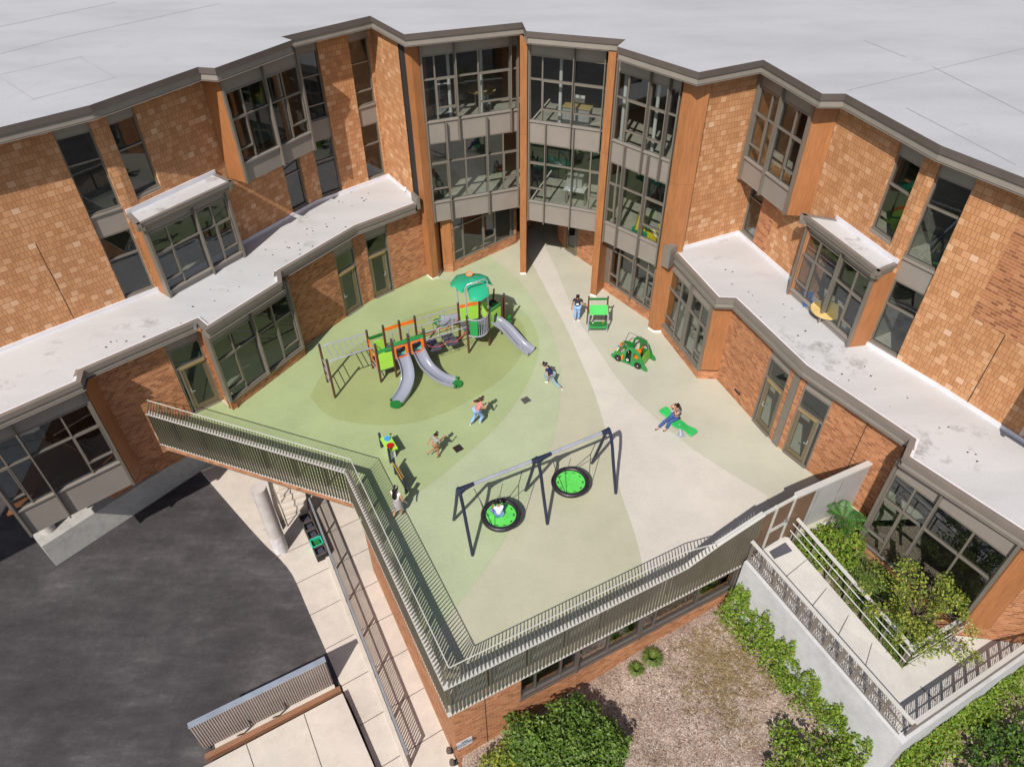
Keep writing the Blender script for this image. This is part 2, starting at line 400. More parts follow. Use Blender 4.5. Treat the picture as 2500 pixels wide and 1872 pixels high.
for k, (a, b) in enumerate(sl_):
    sm = MB(); strip(sm, a, b, 0.03, ZR+0.010+0.0005*k); sm.build('membrane_seam', M['seam'], bld)
# --- upper wings
slot_tr = [(4.07, 6.72), (7.55, 10.27)]
def slot(g, s0, s1, zlo=4.07, ztop=ZW, t2=5.8, t3=9.33, extra=(8.17,), left_fin=False):
    """tall slot window; returns hole"""
    zs = []
    if zlo < 5:
        window(g, s0, s1, zlo+0.16, 6.72, trans=(t2,), inset=0.16); panel(g, s0, s1, 6.72, min(7.5, ztop), inset=0.10, lip=ztop > 7.5)
        panel(g, s0, s1, zlo, zlo+0.16, inset=0.02, lip=False)
    lo3 = 7.56 if zlo < 5 else zlo+0.1
    if zlo >= 5: panel(g, s0, s1, zlo, zlo+0.1, inset=0.04, lip=False)
    if ztop > 7.5:
        window(g, s0, s1, lo3, 10.27, trans=(t3,)+tuple(extra), inset=0.16); panel(g, s0, s1, 10.27, ztop, inset=0.10, lip=False)
    return (s0, s1, zlo, ztop)
gU = chain(UL)
g = gU[0]; a, b = g.at((-14.1, 21.48)), g.at((-13.28, 22.18))
wall(g, ZT, ZW, [slot(g, a, b, extra=()), (2.0, 3.2, 4.07, ZW)], M['shingle'], s0=1.0); slot(g, 2.0, 3.2)
g = gU[1]; bl1, bl2 = g.at((-10.85, 25.6))+.1, g.at((-8.7, 28.65))-.15; bl3 = g.at((-11.05, 25.3))-.12; a2, b2 = g.at((-12.88, 22.6)), g.at((-12.32, 23.4)); c0, c1 = g.at((-9.4, 27.67)), g.at((-8.92, 28.45))
slot(g, a2, b2, zlo=7.6, extra=()); slot(g, c0, c1, ztop=6.95)
wall(g, ZT, ZW, [(a2, b2, 7.6, ZW), (c0, c1, ZT, 6.95), (bl1, bl2, 7.45, 10.55), (0.15, bl3, 4.1, 7.0)], M['shingle'], u0=3)
g = gU[2]; w1 = (g.at((-8.39, 28.94)), g.at((-7.64, 29.6))); w2 = (g.at((-6.6, 30.5)), g.at((-5.9, 31.1)))
wall(g, ZT, ZW, [slot(g, *w1), slot(g, *w2)], M['shingle'], u0=7)
wall(gU[3], ZT, ZW, [], M['shingle'], u0=1)
gR = chain(UR)
wall(gR[0], ZT, ZW, [], M['shingle'], u0=2)
g = gR[1]
wA = (0.04, g.at((9.55, 25.08))); wB = (g.at((11.25, 20.24)), g.at((11.62, 19.33)))
slot(g, *wA, ztop=6.78); slot(g, *wB, zlo=7.65, extra=())
bk = (g.at((9.55, 25.08)), g.at((9.88, 24.35)))
wall(g, ZT, ZW, [(wA[0], wA[1], ZT, 6.78), (wB[0], wB[1], 7.65, ZW), (bk[0], bk[1], ZT, 6.9), (0.3, g.at((10.38, 22.72))-.12, 7.45, 10.55), (g.at((10.75, 21.7))+.1, g.L-.1, 4.1, 7.0)], M['shingle'], u0=5)
wall(g, ZT, 6.9, [], M['brick'], s0=bk[0], s1=bk[1])
g = gR[2]; wC = (g.at((11.86, 18.86)), g.at((12.48, 17.99))); bp = g.at((13.08, 17.16))
wall(g, ZT, ZW, [slot(g, *wC, extra=())], M['shingle'], s1=g.L, u0=9)
g = gR[3]; wall(g, ZT, ZW, [(0.0, 2.6, 6.85, ZW)], M['shingle'], u0=12); wall(g, 6.85, ZW, [], M['brick'], s1=2.6)
wall(gR[4], ZT, ZW, [], M['shingle'], u0=17)
jt = MB(); jt.sbox(gR[3], 1.05, 1.075, ZT, 6.85, 0, 0.006); jt.build('control_joint', M['metal_black'], bld); jt = MB(); jt.sbox(gU[0], gU[0].at((-15.45, 20.3)), gU[0].at((-15.45, 20.3))+.02, ZT, 7.3, 0, 0.006)
jt.build('control_joint', M['metal_black'], bld)
# white upturned flashing at the foot of the upper walls
for gs_ in (UL, UR):
    fl = MB(); fl.chainbox(gs_, ZT-0.05, ZT+0.15, 0, 0.05); fl.build('wall_flashing', M['flash'], bld)

def bay(fl_, fr_, bl_, br_, z0, z1, cols, trans, subs, zs, zh, fins, roof=None, name='bay_window', wood='wood', bottom=True, sides=True):
    """projecting bay: fl,fr front corners; bl,br back corners"""
    root = MB()
    L, Rr = Seg(bl_, fl_), Seg(fr_, br_)
    root.sbox(L, 0, L.L-0.05, z0, z1, -0.10, 0); root.sbox(Rr, 0.05, Rr.L, z0, z1, -0.10, 0)
    root.sbox(Seg(fl_, fr_), 0.02, Seg(fl_, fr_).L-0.02, z1-0.03, z1-0.004, -0.5, -0.12)
    body = root.build(name, M[wood], bld)
    g = Seg(fl_, fr_)
    e = MB(); e.sbox(g, 0, 0.09, z0, z1, -0.2, 0.06); e.sbox(g, g.L-0.09, g.L, z0, z1, -0.2, 0.06)
    e.build('corner_trim', M['frame'], body)
    window(g, 0.09, g.L-0.09, zs, zh, cols=cols, trans=trans, subs=subs, fins=[(c, z0 if z0 < zs-0.2 else zs, z1-0.02) for c in fins], parent=body, fname='window_frame', inset=0.08, finw=0.05, fino=0.10)
    panel(g, 0.09, g.L-0.09, zh, z1, seams=fins, inset=0.05, parent=body, lip=False)
    if zs-z0 > 0.12: panel(g, 0.09, g.L-0.09, z0, zs-0.004, seams=fins, inset=0.04, parent=body)
    pl = [g.pt(0.05, -0.1), g.pt(g.L-0.05, -0.1), Vector(br_), Vector(bl_)]
    if bottom:
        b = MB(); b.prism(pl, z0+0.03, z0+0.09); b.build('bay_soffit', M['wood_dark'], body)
    return g, body
def bayroof(g, body, bl_, br_, z, over=0.22):
    a, b = g.pt(-over, over), g.pt(g.L+over, over)
    poly = [a, b, Vector(br_), Vector(bl_)]
    m = MB(); m.prism(poly, z+0.27, z+0.30); m.build('bay_roof', M['terrace'], body)
    hi = MB(); lo = MB()
    for gg in (Seg(bl_, a), Seg(a, b), Seg(b, br_)):
        hi.sbox(gg, -0.01, gg.L+0.01, z+0.19, z+0.34, -0.12, 0); lo.sbox(gg, 0, gg.L, z+0.04, z+0.188, -0.2, -0.05)
    hi.build('coping', M['metal'], body); lo.build('fascia', M['frame'], body)
    f = MB(); gb = Seg(bl_, br_); f.sbox(gb, 0, gb.L, z+0.30, z+0.48, 0.01, 0.06); f.build('bay_flashing', M['flash'], body)
# third-floor bay on the left and on the right
g, b_ = bay((-10.03, 25.12), (-8.0, 27.95), (-10.85, 25.6), (-8.7, 28.65), 6.92, ZW, (0.20, 0.52, 0.76), (9.33,), ((0, 8.2), (3, 8.2)), 7.66, 10.3, (0.52,))
g, b_ = bay((8.6, 25.62), (9.6, 22.85), (9.3, 25.75), (10.38, 22.72), 6.75, ZW, (0.27, 0.47, 0.76), (9.36,), ((0, 8.2), (3, 8.2)), 7.62, 10.3, (0.47,))
# second-floor bays standing on the terraces
g, b_ = bay((-12.67, 21.79), (-10.63, 24.52), (-13.2, 22.2), (-11.05, 25.3), 4.07, 6.98, (0.22, 0.57, 0.78), (5.87,), ((0, 4.75), (3, 4.75)), 4.3, 6.72, (0.57,), bottom=False)
bayroof(g, b_, (-13.3, 22.25), (-11.15, 25.2), 6.98)
g, b_ = bay((10.05, 21.85), (11.2, 18.73), (10.75, 21.7), (11.9, 18.85), 4.07, 6.98, (0.22, 0.56, 0.80), (5.87,), ((0, 4.75), (3, 4.75)), 4.3, 6.72, (0.56,), bottom=False)
bayroof(g, b_, (10.85, 21.6), (11.85, 18.9), 6.98)
# far right bay beyond the brick panel
g, b_ = bay((14.05, 13.9), (16.4, 10.2), (14.85, 14.35), (17.3, 10.5), 5.0, 8.6, (0.3, 0.6), (7.2,), (), 6.0, 8.2, (0.6,))

# --- wood pillars and the central curtain wall
def pillar(poly, z0, z1, foot=True, mat='wood'):
    m = MB(); m.prism(poly, z0+(0.12 if foot else 0), z1); o = m.build('wood_pillar', M[mat], bld)
    for zz in (3.2, 7.0):
        j = MB(); c = sum((Vector(p) for p in poly), Vector((0, 0)))/len(poly)
        j.prism([c+(Vector(p)-c)*1.006 for p in poly], zz, zz+0.018, False, False); j.build('panel_joint', M['wood_dark'], o)
    if foot:
        f = MB(); c = sum((Vector(p) for p in poly), Vector((0, 0)))/len(poly)
        f.prism([c+(Vector(p)-c)*0.97 for p in poly], z0, z0+0.12); f.build('pillar_base', M['white'], o)
pillar([(-4.16, 28.98), (-3.88, 28.64), (-3.6, 28.86), (-3.45, 29.6), (-4.3, 29.6)], 0, 10.9)
pillar([(0.27, 29.07), (0.56, 29.07), (0.58, 30.3), (0.30, 30.35)], 0, 10.9)
pillar([(3.48, 27.34), (3.74, 27.18), (4.16, 27.84), (3.75, 28.3)], 0, 10.9)
pillar([(5.80, 24.88), (6.02, 24.60), (6.66, 24.62), (6.75, 25.2), (6.0, 25.4)], 0, 10.9)
g = Seg((-4.42, 29.12), (-4.16, 28.98)); m = MB(); m.sbox(g, 0, g.L, 4, ZW, -0.1, -0.04); m.build('shadow_reveal', M['metal_black'], bld); m = MB(); g = Seg((6.6, 24.63), (6.75, 24.92)); m.sbox(g, 0, g.L, 4, ZW, -0.1, -0.01); m.build('shadow_reveal', M['metal_black'], bld)
def curtain(a, b, l3, l2, zb=3.0):
    g = Seg(a, b)
    window(g, 0.03, g.L-0.03, 7.6, 10.27, cols=l3[0], trans=(9.33,), subs=l3[1], fins=[(c, 6.72, ZW) for c in l3[2]], inset=0.10)
    window(g, 0.03, g.L-0.03, 3.95, 6.72, cols=l2[0], trans=(5.8,), subs=l2[1], fins=[(c, 3.0, 7.58) for c in l2[2]], inset=0.10)
    panel(g, 0.0, g.L, 10.27, ZW+0.05, seams=l3[2], lip=False)
    panel(g, 0.0, g.L, 6.72, 7.6, seams=tuple(sorted(l3[2]+l2[2])))
    panel(g, 0.0, g.L, zb, 3.95, seams=l2[2])
    e = MB(); e.sbox(g, 0.0, 0.06, zb, ZW, -0.2, 0.02); e.sbox(g, g.L-0.06, g.L, zb, ZW, -0.2, 0.02); e.build('corner_trim', M['frame'], bld)
    return g
curtain((-3.57, 28.8), (0.24, 30.12), ((0.13, 0.34, 0.58, 0.915), ((1, 8.15), (3, 8.15)), (0.34, 0.915)), ((0.20, 0.40, 0.64, 0.83), ((0, 4.6), (4, 4.6)), (0.20, 0.64)))
curtain((0.60, 28.98), (3.60, 27.9), ((0.17, 0.58,), ((1, 8.15), (2, 8.15)), (0.58, 0.97)), ((0.24, 0.62, 0.86), ((0, 4.6), (3, 4.6)), (0.24, 0.62)))
curtain((3.80, 27.17), (5.82, 25.2), ((0.19, 0.55, 0.85), ((1, 8.15), (2, 8.15)), (0.55, 0.85)), ((0.14, 0.26, 0.66), ((0, 4.6), (3, 4.6)), (0.26, 0.66)))
# soffit under the curtain wall
m = MB(); m.prism([(-3.6, 29.0), (0.24, 30.2), (0.6, 29.1), (3.6, 28.0), (3.8, 27.3), (5.9, 25.4), (7.4, 27.5), (4.5, 35), (0, 37), (-5, 33)], 3.02, 3.08); m.build('entry_soffit', M['ceil'], bld)
# ground floor behind the pillars
gl = Seg((-3.38, 29.31), (-2.92, 29.33)); wall(gl, 0.5, 3.02, [], M['wood'], name='wood_wall'); wall(gl, 0, 0.5, [], M['brick'])
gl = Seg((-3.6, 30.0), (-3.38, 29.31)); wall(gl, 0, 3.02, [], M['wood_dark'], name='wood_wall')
gl = Seg((-2.92, 29.36), (0.1, 31.85)); wall(gl, 0, 3.02, [(0.12, gl.L-0.1, 0.5, 3.0)], M['brick'])
window(gl, 0.12, gl.L-0.1, 0.5, 3.0, cols=(0.16, 0.48, 0.68, 0.95), trans=(2.3,), subs=((0, 1.0), (2, 1.0)), inset=0.08)
gl = Seg((0.1, 31.85), (0.9, 33.4)); wall(gl, 0, 3.02, [(0.1, gl.L-0.1, 0.5, 2.9)], M['brick']); window(gl, 0.1, gl.L-0.1, 0.5, 2.9, cols=(0.5,), inset=0.08)
for a, b in (((0.9, 33.4), (1.9, 34.9)), ((1.9, 34.9), (2.6, 33.2)), ((2.6, 33.2), (2.2, 32.1)), ((2.2, 32.1), (2.48, 31.42))):
    wall(Seg(a, b), 0, 3.02, [], M['brick'])
gl = Seg((2.48, 31.42), (3.78, 29.7)); dA, dB = 0.1, gl.at((3.18, 30.65))-0.02
wall(gl, 0, 3.02, [(dA, dB, 0, 2.9)], M['brick'], s1=gl.L)
gl2 = Seg((3.78, 29.7), (4.16, 27.9)); wall(gl2, 0, 3.02, [], M['brick'])
gW = Seg((4.12, 27.86), (5.92, 25.45)); wall(gW, 0, 3.02, [(0.3, gW.L-0.02, 0.52, 2.98)], M['brick'])
window(gW, 0.3, gW.L-0.02, 0.52, 2.98, cols=(0.20, 0.56, 0.84), trans=(2.35,), subs=((0, 1.05), (3, 1.05)), inset=0.06, fins=((0.56, 0.5, 3.0),))
m = MB(); m.sbox(gW, 0.03, 0.28, 0.5, 3.02, -0.1, 0.03); m.build('corner_trim', M['frame'], bld)
# doors
def door(g, s0, s1, z0=0.0, top=3.6, side='R', leafw=0.95, handle='L', spz=3.1, gold='frame_gold', transom=2.18):
    w = s1-s0; lw = min(leafw, w*0.78)
    a = s0+0.06 if side == 'R' else s1-0.06-lw; b = a+lw
    fr = MB()
    fr.sbox(g, s0, s0+0.06, z0, spz, -0.2, -0.02); fr.sbox(g, s1-0.06, s1, z0, spz, -0.2, -0.02)
    fr.sbox(g, s0+.06, s1-.06, z0+transom, z0+transom+0.07, -0.2, -0.03); fr.sbox(g, s0+.06, s1-.06, spz-0.05, spz, -0.2, -0.03)
    x = b if side == 'R' else a; fr.sbox(g, x-0.03+(.03 if side == 'R' else -.03), x+0.03+(.03 if side == 'R' else -.03), z0, z0+transom, -0.2, -0.03)
    fr.sbox(g, s0+.06, s1-.06, z0, z0+0.03, -0.22, 0.06)
    d = fr.build('door', M['frame'], bld)
    lf = MB(); st = 0.13
    lf.sbox(g, a, a+st, z0+0.03, z0+transom, -0.10, -0.05); lf.sbox(g, b-st, b, z0+0.03, z0+transom, -0.10, -0.05)
    lf.sbox(g, a+st, b-st, z0+0.03, z0+0.28, -0.10, -0.05); lf.sbox(g, a+st, b-st, z0+transom-0.14, z0+transom, -0.10, -0.05)
    lf.build('door_leaf', M[gold], d)
    cl = MB(); cl.sbox(g, a, b, z0+transom-0.02, z0+transom+0.05, -0.03, 0.03); cl.build('door_closer', M['gold'], d)
    hd = MB(); hx = a+0.09 if handle == 'L' else b-0.09
    hd.sbox(g, hx-0.02, hx+0.02, z0+1.0, z0+1.16, -0.05, -0.02); hd.sbox(g, hx-0.02 if handle == 'L' else hx-0.12, hx+0.12 if handle == 'L' else hx+0.02, z0+1.0, z0+1.03, -0.02, 0.02)
    hd.build('handle', M['chrome'], d)
    p = MB(); q0, q1 = g.pt(s0+0.02, -0.08), g.pt(s1-0.02, -0.08)
    p.quad([(q0.x, q0.y, z0+0.05), (q1.x, q1.y, z0+0.05), (q1.x, q1.y, spz-0.02), (q0.x, q0.y, spz-0.02)]); p.build('pane', M['glass'], d)
    if top-spz > 0.05: panel(g, s0, s1, spz, top, lip=False, inset=0.05)
    return (s0, s1, z0, top)
M['gold'] = plain('gold_trim', (0.45, 0.33, 0.16), 0.35, 0.6)
gd = Seg((2.48, 31.42), (3.78, 29.7)); door(gd, dA, dB, top=2.9, spz=2.9, leafw=0.7)
# --- ground floor wings
LB = 3.8
LL = [(-14.25, 18.22), (-11.38, 20.68)]
g = Seg(*LL); hA = (g.at((-12.41, 19.83)), g.at((-11.5, 20.58)))
dh = door(g, hA[0], hA[1], side='L', handle='L')
wall(g, -1.1, LB, [(dh[0], dh[1], 0, LB)], M['brick'])
wall(Seg((-15.0, 20.0), (-10.2, 24.2)), -3.6, -1.0, [], M['brick'], u0=1)
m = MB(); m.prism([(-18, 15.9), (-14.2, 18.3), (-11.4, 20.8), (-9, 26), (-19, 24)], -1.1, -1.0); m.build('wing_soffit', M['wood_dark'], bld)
# corridor brick base of lower bays
def lowbay(fl_, fr_, bl_, br_, cols, subs, fins, z0=0.0, zs=0.47, zh=3.25, base='brick', woodz=0.47, tz=2.39):
    g = Seg(fl_, fr_); L, Rr = Seg(bl_, fl_), Seg(fr_, br_)
    if zs-z0 > 0.15:
        for gg in (L, g, Rr): wall(gg, z0, zs-0.05, [], M['brick'], depth=0.2)
        m = MB(); m.sbox(g, 0, g.L, zs-0.05, zs, -0.2, 0.05); m.build('sill', M['frame'], bld)
    return bay(fl_, fr_, bl_, br_, zs, LB, cols, (tz,), subs, zs, zh, fins, bottom=False)
lowbay((-10.89, 19.99), (-8.76, 23.25), (-11.42, 20.62), (-8.95, 23.9), (0.22, 0.50, 0.76), ((0, 0.95), (3, 0.95)), (0.50,))
lowbay((6.30, 24.75), (7.34, 21.65), (6.4, 25.3), (8.11, 21.61), (0.30, 0.55, 0.80), ((0, 1.0), (3, 1.0)), (0.55,))
LL2 = [(-8.95, 23.85), (-6.65, 26.98), (-4.0, 29.25)]
g1, g2 = chain(LL2)
d1 = door(g1, g1.at((-7.52, 25.83)), g1.at((-6.86, 26.72)), side='R', handle='L')
wall(g1, 0, LB, [d1], M['brick'])
d2 = door(g2, g2.at((-6.44, 27.18)), g2.at((-5.6, 27.9)), side='R', handle='R', leafw=0.8)
wall(g2, 0, LB, [d2], M['brick'], u0=2)
RL = [(8.11, 21.61), (9.50, 18.08), (11.72, 14.75)]
g1, g2 = chain(RL)
d1 = door(g1, g1.at((8.92, 19.38)), g1.at((9.36, 18.40)), side='L', handle='L', leafw=0.82)
wall(g1, 0, LB, [d1], M['brick'], u0=4)
d2 = door(g2, g2.at((9.66, 17.78)), g2.at((10.28, 16.88)), side='R', handle='R', leafw=0.8)
wall(g2, -3.0, LB, [(d2[0], d2[1], 0, LB)], M['brick'], u0=6)
m = MB(); gk = Seg((9.44, 18.2), (9.56, 17.95)); m.sbox(gk, 0, gk.L, 0, LB, -0.05, 0.03); m.build('steel_channel', M['frame'], bld)
jt = MB(); jt.sbox(g2, g2.at((10.95, 15.8)), g2.at((10.95, 15.8))+.02, -2, LB, 0, 0.006); jt.build('control_joint', M['metal_black'], bld)
# lower left hanging bay over the car park
g, b_ = bay((-16.85, 15.10), (-14.12, 17.42), (-17.8, 16.0), (-14.22, 18.27), -1.2, LB, (0.16, 0.36, 0.74), (1.95,), ((0, 0.62), (3, 0.62)), 0.05, 3.0, (0.36,), name='bay_window', wood='wood')
# lower right bay over the planter
wall(Seg((11.72, 14.75), (11.22, 14.15)), -3, LB, [], M['wood'], name='wood_wall', depth=0.1)
g = Seg((11.22, 14.15), (13.22, 11.08))
wall(g, -3, -0.35, [], M['brick'], u0=3)
gRB, b_ = bay((11.22, 14.15), (13.22, 11.08), (11.75, 14.7), (14.1, 11.0), -0.35, LB, (0.20, 0.40, 0.72), (1.95,), ((0, 0.35),), -0.3, 3.1, (0.40,), bottom=False)
wall(Seg((13.22, 11.08), (14.1, 11.0)), -3, -0.35, [], M['brick'])
g = Seg((14.05, 11.0), (17.4, 10.6)); wall(g, -3, LB, [], M['brick'], u0=3)
# --- terraces
TL = [(-24.5, 7.8), (-15.64, 15.6), (-13.88, 17.17), (-14.03, 17.73), (-11.2, 20.25), (-10.69, 19.77), (-8.72, 22.62), (-8.94, 23.35), (-6.57, 26.55), (-4.27, 28.4)]
TR = [(6.30, 24.38), (7.32, 21.34), (7.94, 21.29), (9.36, 17.65), (11.52, 14.48), (11.04, 13.81), (13.08, 11.11), (15.5, 7.6)]
def terrace(T, inner):
    hi = MB(); lo = MB(); bl = MB(); ins = MB()
    hi.chainbox(T, 3.99, 4.17, -0.16, 0.0); lo.chainbox(T, 3.80, 3.988, -0.3, -0.05); bl.chainbox(T, 3.74, 3.798, -0.55, -0.13); ins.chainbox(T, 4.06, 4.15, -0.24, -0.161)
    hi.build('coping', M['metal'], bld); lo.build('fascia', M['fascia'], bld); bl.build('soffit_joint', M['metal_black'], bld); ins.build('parapet_flashing', M['flash'], bld)
    m = MB(); m.quad([(x, y, 4.075) for x, y in (T+inner[::-1])][::-1]); m.build('terrace_roof', M['terrace'], bld)
    m = MB(); m.quad([(x, y, 3.77) for x, y in (T+inner[::-1])]); m.build('soffit', M['metal'], bld)
terrace(TL, [(-24.5, 13), (-13.2, 22.6), (-8.8, 28.9), (-5.8, 31.2), (-4.2, 29.0)])
terrace(TR, [(6.65, 24.95), (9.25, 26.05), (11.8, 19.1), (13.35, 16.9), (16.6, 11.7), (18.5, 8.5)])
m = MB(); gg = Seg((-4.45, 28.95), (-4.15, 28.45)); m.sbox(gg, 0, gg.L, 3.9, 4.45, -0.08, 0.06); m.build('parapet_stop', M['metal'], bld); m = MB(); gg = Seg((6.05, 24.2), (6.35, 24.5)); m.sbox(gg, 0, gg.L, 3.6, 4.5, -0.3, 0.05); m.build('parapet_stop', M['metal'], bld)
# scuppers in the terrace parapets
for p in ((-13.98, 17.5), (-8.86, 23.05), (-10.92, 20.0), (11.25, 14.1)):
    m = MB(); m.box((p[0]-0.25*(1 if p[0] < 0 else -1), p[1]+0.12, 4.10), (0.1, 0.35, 0.12), 0.2 if p[0] < 0 else -0.5); m.build('scupper', M['chrome'], bld)
# ------------------------------------------------------------------ ground, deck, fences, ramp
def rubber(name, col, sp=0.10):
    m, nt, b = newmat(name); k = N(nt); pos = k.n('ShaderNodeNewGeometry').outputs['Position']
    c = k.ramp(k.noise(pos, 0.35, 4), [(0.3, tuple(x*0.94 for x in col)), (0.7, tuple(x*1.05 for x in col))])
    c = k.mix(0.15, c, k.ramp(k.noise(pos, 0.9, 6, 0.7), [(0.35, 0.62), (0.55, 1.0), (0.75, 1.22)]), 'MULTIPLY')
    c = k.mix(0.16, c, k.ramp(k.noise(pos, 0.13, 3, 0.6), [(0.35, 0.6), (0.65, 1.2)]), 'MULTIPLY')
    c = k.mix(sp*2.6, c, k.ramp(k.noise(pos, 42, 2, 0.8), [(0.3, 0.35), (0.68, 1.25)]), 'MULTIPLY')
    k.l(c, b.inputs['Base Color']); b.inputs['Roughness'].default_value = 0.75
    bp = k.n('ShaderNodeBump'); bp.inputs['Strength'].default_value = 0.25; bp.inputs['Distance'].default_value = 0.01
    k.l(k.noise(pos, 40, 2), bp.inputs['Height']); k.l(bp.outputs[0], b.inputs['Normal']); return m
def px(pts, z=0.0, o=(0, 0), s=1.0): return [Zp(o, s, x, y, z).xy for x, y in pts]
def smooth_poly(pts, it=2):
    for _ in range(it):
        q = []
        for i in range(len(pts)-1):
            a, b = Vector(pts[i]), Vector(pts[i+1]); q += [a*0.75+b*0.25, a*0.25+b*0.75]
        pts = [Vector(pts[0])]+q+[Vector(pts[-1])]
    return pts
def sheet(name, pts, z, mat, kd='structure'):
    m = MB(); ar = sum(pts[i][0]*pts[(i+1) % len(pts)][1]-pts[(i+1) % len(pts)][0]*pts[i][1] for i in range(len(pts)))
    if ar < 0: pts = pts[::-1]
    m.quad([(p[0], p[1], z) for p in pts]); o = m.build(name, mat)
    return kind(o, kd) if kd else o
C0, C1, C2 = Vector((-1.85, 8.65)), Vector((-5.63, 15.88)), Vector((-13.35, 18.72)); CE = Vector((7.45, 13.42)); G2 = Vector((8.6, 14.06)); GE = Vector((11.35, 15.35))
deckpoly = [C0, C1, C2, (-13.9, 19.2), (-20, 26), (-20, 40), (22, 40), (22, 26), (14, 15), (11.6, 14.9), G2, CE]
def inpoly(p, c, d=0.10):
    out = []
    for q in p: out.append(Vector(q))
    return out
M['d_base'] = rubber('rubber_pale', (0.455, 0.445, 0.37)); M['d_pink'] = rubber('rubber_beige', (0.535, 0.505, 0.46)); M['d_e'] = rubber('rubber_sand', (0.42, 0.415, 0.315))
M['d_a'] = rubber('rubber_light_green', (0.368, 0.418, 0.272)); M['d_b'] = rubber('rubber_green', (0.318, 0.388, 0.20)); M['d_c'] = rubber('rubber_olive_green', (0.285, 0.335, 0.145))
m = MB(); m.prism(deckpoly, -0.35, 0.0); kind(m.build('playground_surface', M['d_base']))
Acurve = px([(1190, 600), (1200, 631), (1242, 661), (1280, 700), (1310, 744), (1335, 782), (1354, 826), (1366.5, 870), (1369, 914), (1368, 979), (1356, 1058), (1333, 1130), (1291, 1214), (1238, 1306), (1199, 1371), (1112.7, 1484), (1060, 1545)])
Acurve = smooth_poly(Acurve)
e = 0.02
inC0, inC1, inC2 = Vector((-1.8, 8.9)), Vector((-5.45, 15.9)), Vector((-13.1, 18.85))
L1 = smooth_poly(px([(1270, 560), (1297, 639), (1341, 722), (1385, 804), (1418, 881), (1448, 947), (1474, 1031), (1513, 1201), (1552, 1306), (1568, 1375), (1580, 1450)]))
L2 = smooth_poly(px([(1310, 560), (1330, 600), (1360, 661), (1385, 727), (1418, 793), (1456, 848), (1495, 909), (1544, 969), (1588, 1010), (1657, 1071), (1748, 1136), (1872, 1208)]))
fedge = [C0+Vector((0.12, 0.2)), CE+Vector((-0.1, 0.15))]
sheet('playground_surface', Acurve[:1]+[Vector((-0.5, 33)), L1[0]]+L1[:-1]+[Seg(C0, CE).pt(Seg(C0, CE).at(L1[-1]), -0.12), C0+Vector((0.12, 0.25))]+Acurve[::-1][:-1], 0.004, M['d_e'])
sheet('playground_surface', L1[:-1]+[Seg(C0, CE).pt(Seg(C0, CE).at(L1[-1]), -0.12), Vector(CE)+Vector((-0.1, 0.12)), G2+Vector((-.1, .15)), L2[-1]]+L2[::-1][1:], 0.008, M['d_pink'])
wl = [Vector(p) for p in ((-3.4, 29.3), (-4.2, 29.1), (-6.66, 26.96), (-8.9, 23.9), (-10.89, 20.0), (-11.5, 20.5), (-13.2, 19.1))]
sheet('playground_surface', Acurve+[inC0, inC1, inC2]+wl[::-1]+[Vector((-3.4, 29.3)), Vector((-2.9, 29.3))], 0.012, M['d_a'])
Bc = smooth_poly(px([(1045, 672), (1060, 682), (1120, 690), (1190, 705), (1233, 726), (1263, 750), (1300, 783), (1316, 827), (1316, 860), (1305, 903), (1280, 953), (1226, 1033), (1106, 1140), (1040, 1191), (985, 1226), (962, 1240)]))
sheet('playground_surface', Bc+[Seg(C0, C1).pt(Seg(C0, C1).at(Bc[-1]), -0.12), inC1, inC2]+wl[::-1][:-1], 0.016, M['d_b'])
Cc = px([(757, 967), (790, 1012), (850, 1033), (945, 1041), (1028, 1030), (1110, 1000), (1209, 940), (1262, 890), (1290, 830), (1270, 775), (1200, 740), (1100, 745), (980, 780), (860, 850), (790, 905), (757, 967)])
sheet('playground_surface', smooth_poly(Cc)[:-1], 0.020, M['d_c'])
# podium under the deck: its brick walls belong to the building
gA, gB, gC, gD = Seg(C2, C1), Seg(C1, C0), Seg(C0, CE), Seg(CE, G2)
ins = 0.10
def inpt(g, s, o=-ins): return g.pt(s, o)
b0, b1, b2 = C0+Vector((0.03, 0.13)), C1+Vector((0.09, 0.08)), C2+Vector((0.05, 0.1)); be = CE+Vector((-0.05, 0.1))
g = Seg(b2, b1); wall(g, -0.95, -0.351, [], M['brick'], u0=0.5)
g = Seg(b1, b0); wall(g, -5.0, -0.351, [], M['brick'], u0=0.2)
g = Seg(b0, be); ws = g.at(Zp((1200, 1348), 3.16, 235, 1150, -2.1)); we = g.L-0.12
fh = [(ws, we, -2.05, -0.42)]
wall(g, -5.0, -0.351, fh, M['brick'], u0=0.7)
fr = [((x)-ws)/(we-ws) for x in (g.at(Zp((1200, 1348), 3.16, x, y, -2.0)) for x, y in ((345, 1065), (545, 970), (670, 920), (905, 780), (1150, 660), (1255, 585), (1570, 400)))]
window(g, ws, we, -2.05, -0.42, cols=fr, inset=0.09, fins=tuple((fr[i], -2.15, -0.42) for i in (2, 4)), finw=0.06, fino=0.06, mat=M['metal_dark'])
m = MB(); m.sbox(g, ws-0.05, we+0.1, -2.12, -2.05, -0.2, 0.04); m.build('sill', M['metal_dark'], bld)
m = MB(); m.sbox(g, g.L-0.12, g.L+0.02, -2.2, -0.4, -0.2, 0.10); m.build('corner_trim', M['metal'], bld)
jt = MB(); x = g.at(Zp((1040, 1560), 8.848, 1290, 1400, -1.0)); jt.sbox(g, x, x+.025, -4, -0.4, 0, 0.005); jt.build('control_joint', M['metal_black'], bld)
wall(Seg(be, (8.6, 14.2)), -4, -0.351, [], M['wood'], name='wood_wall')
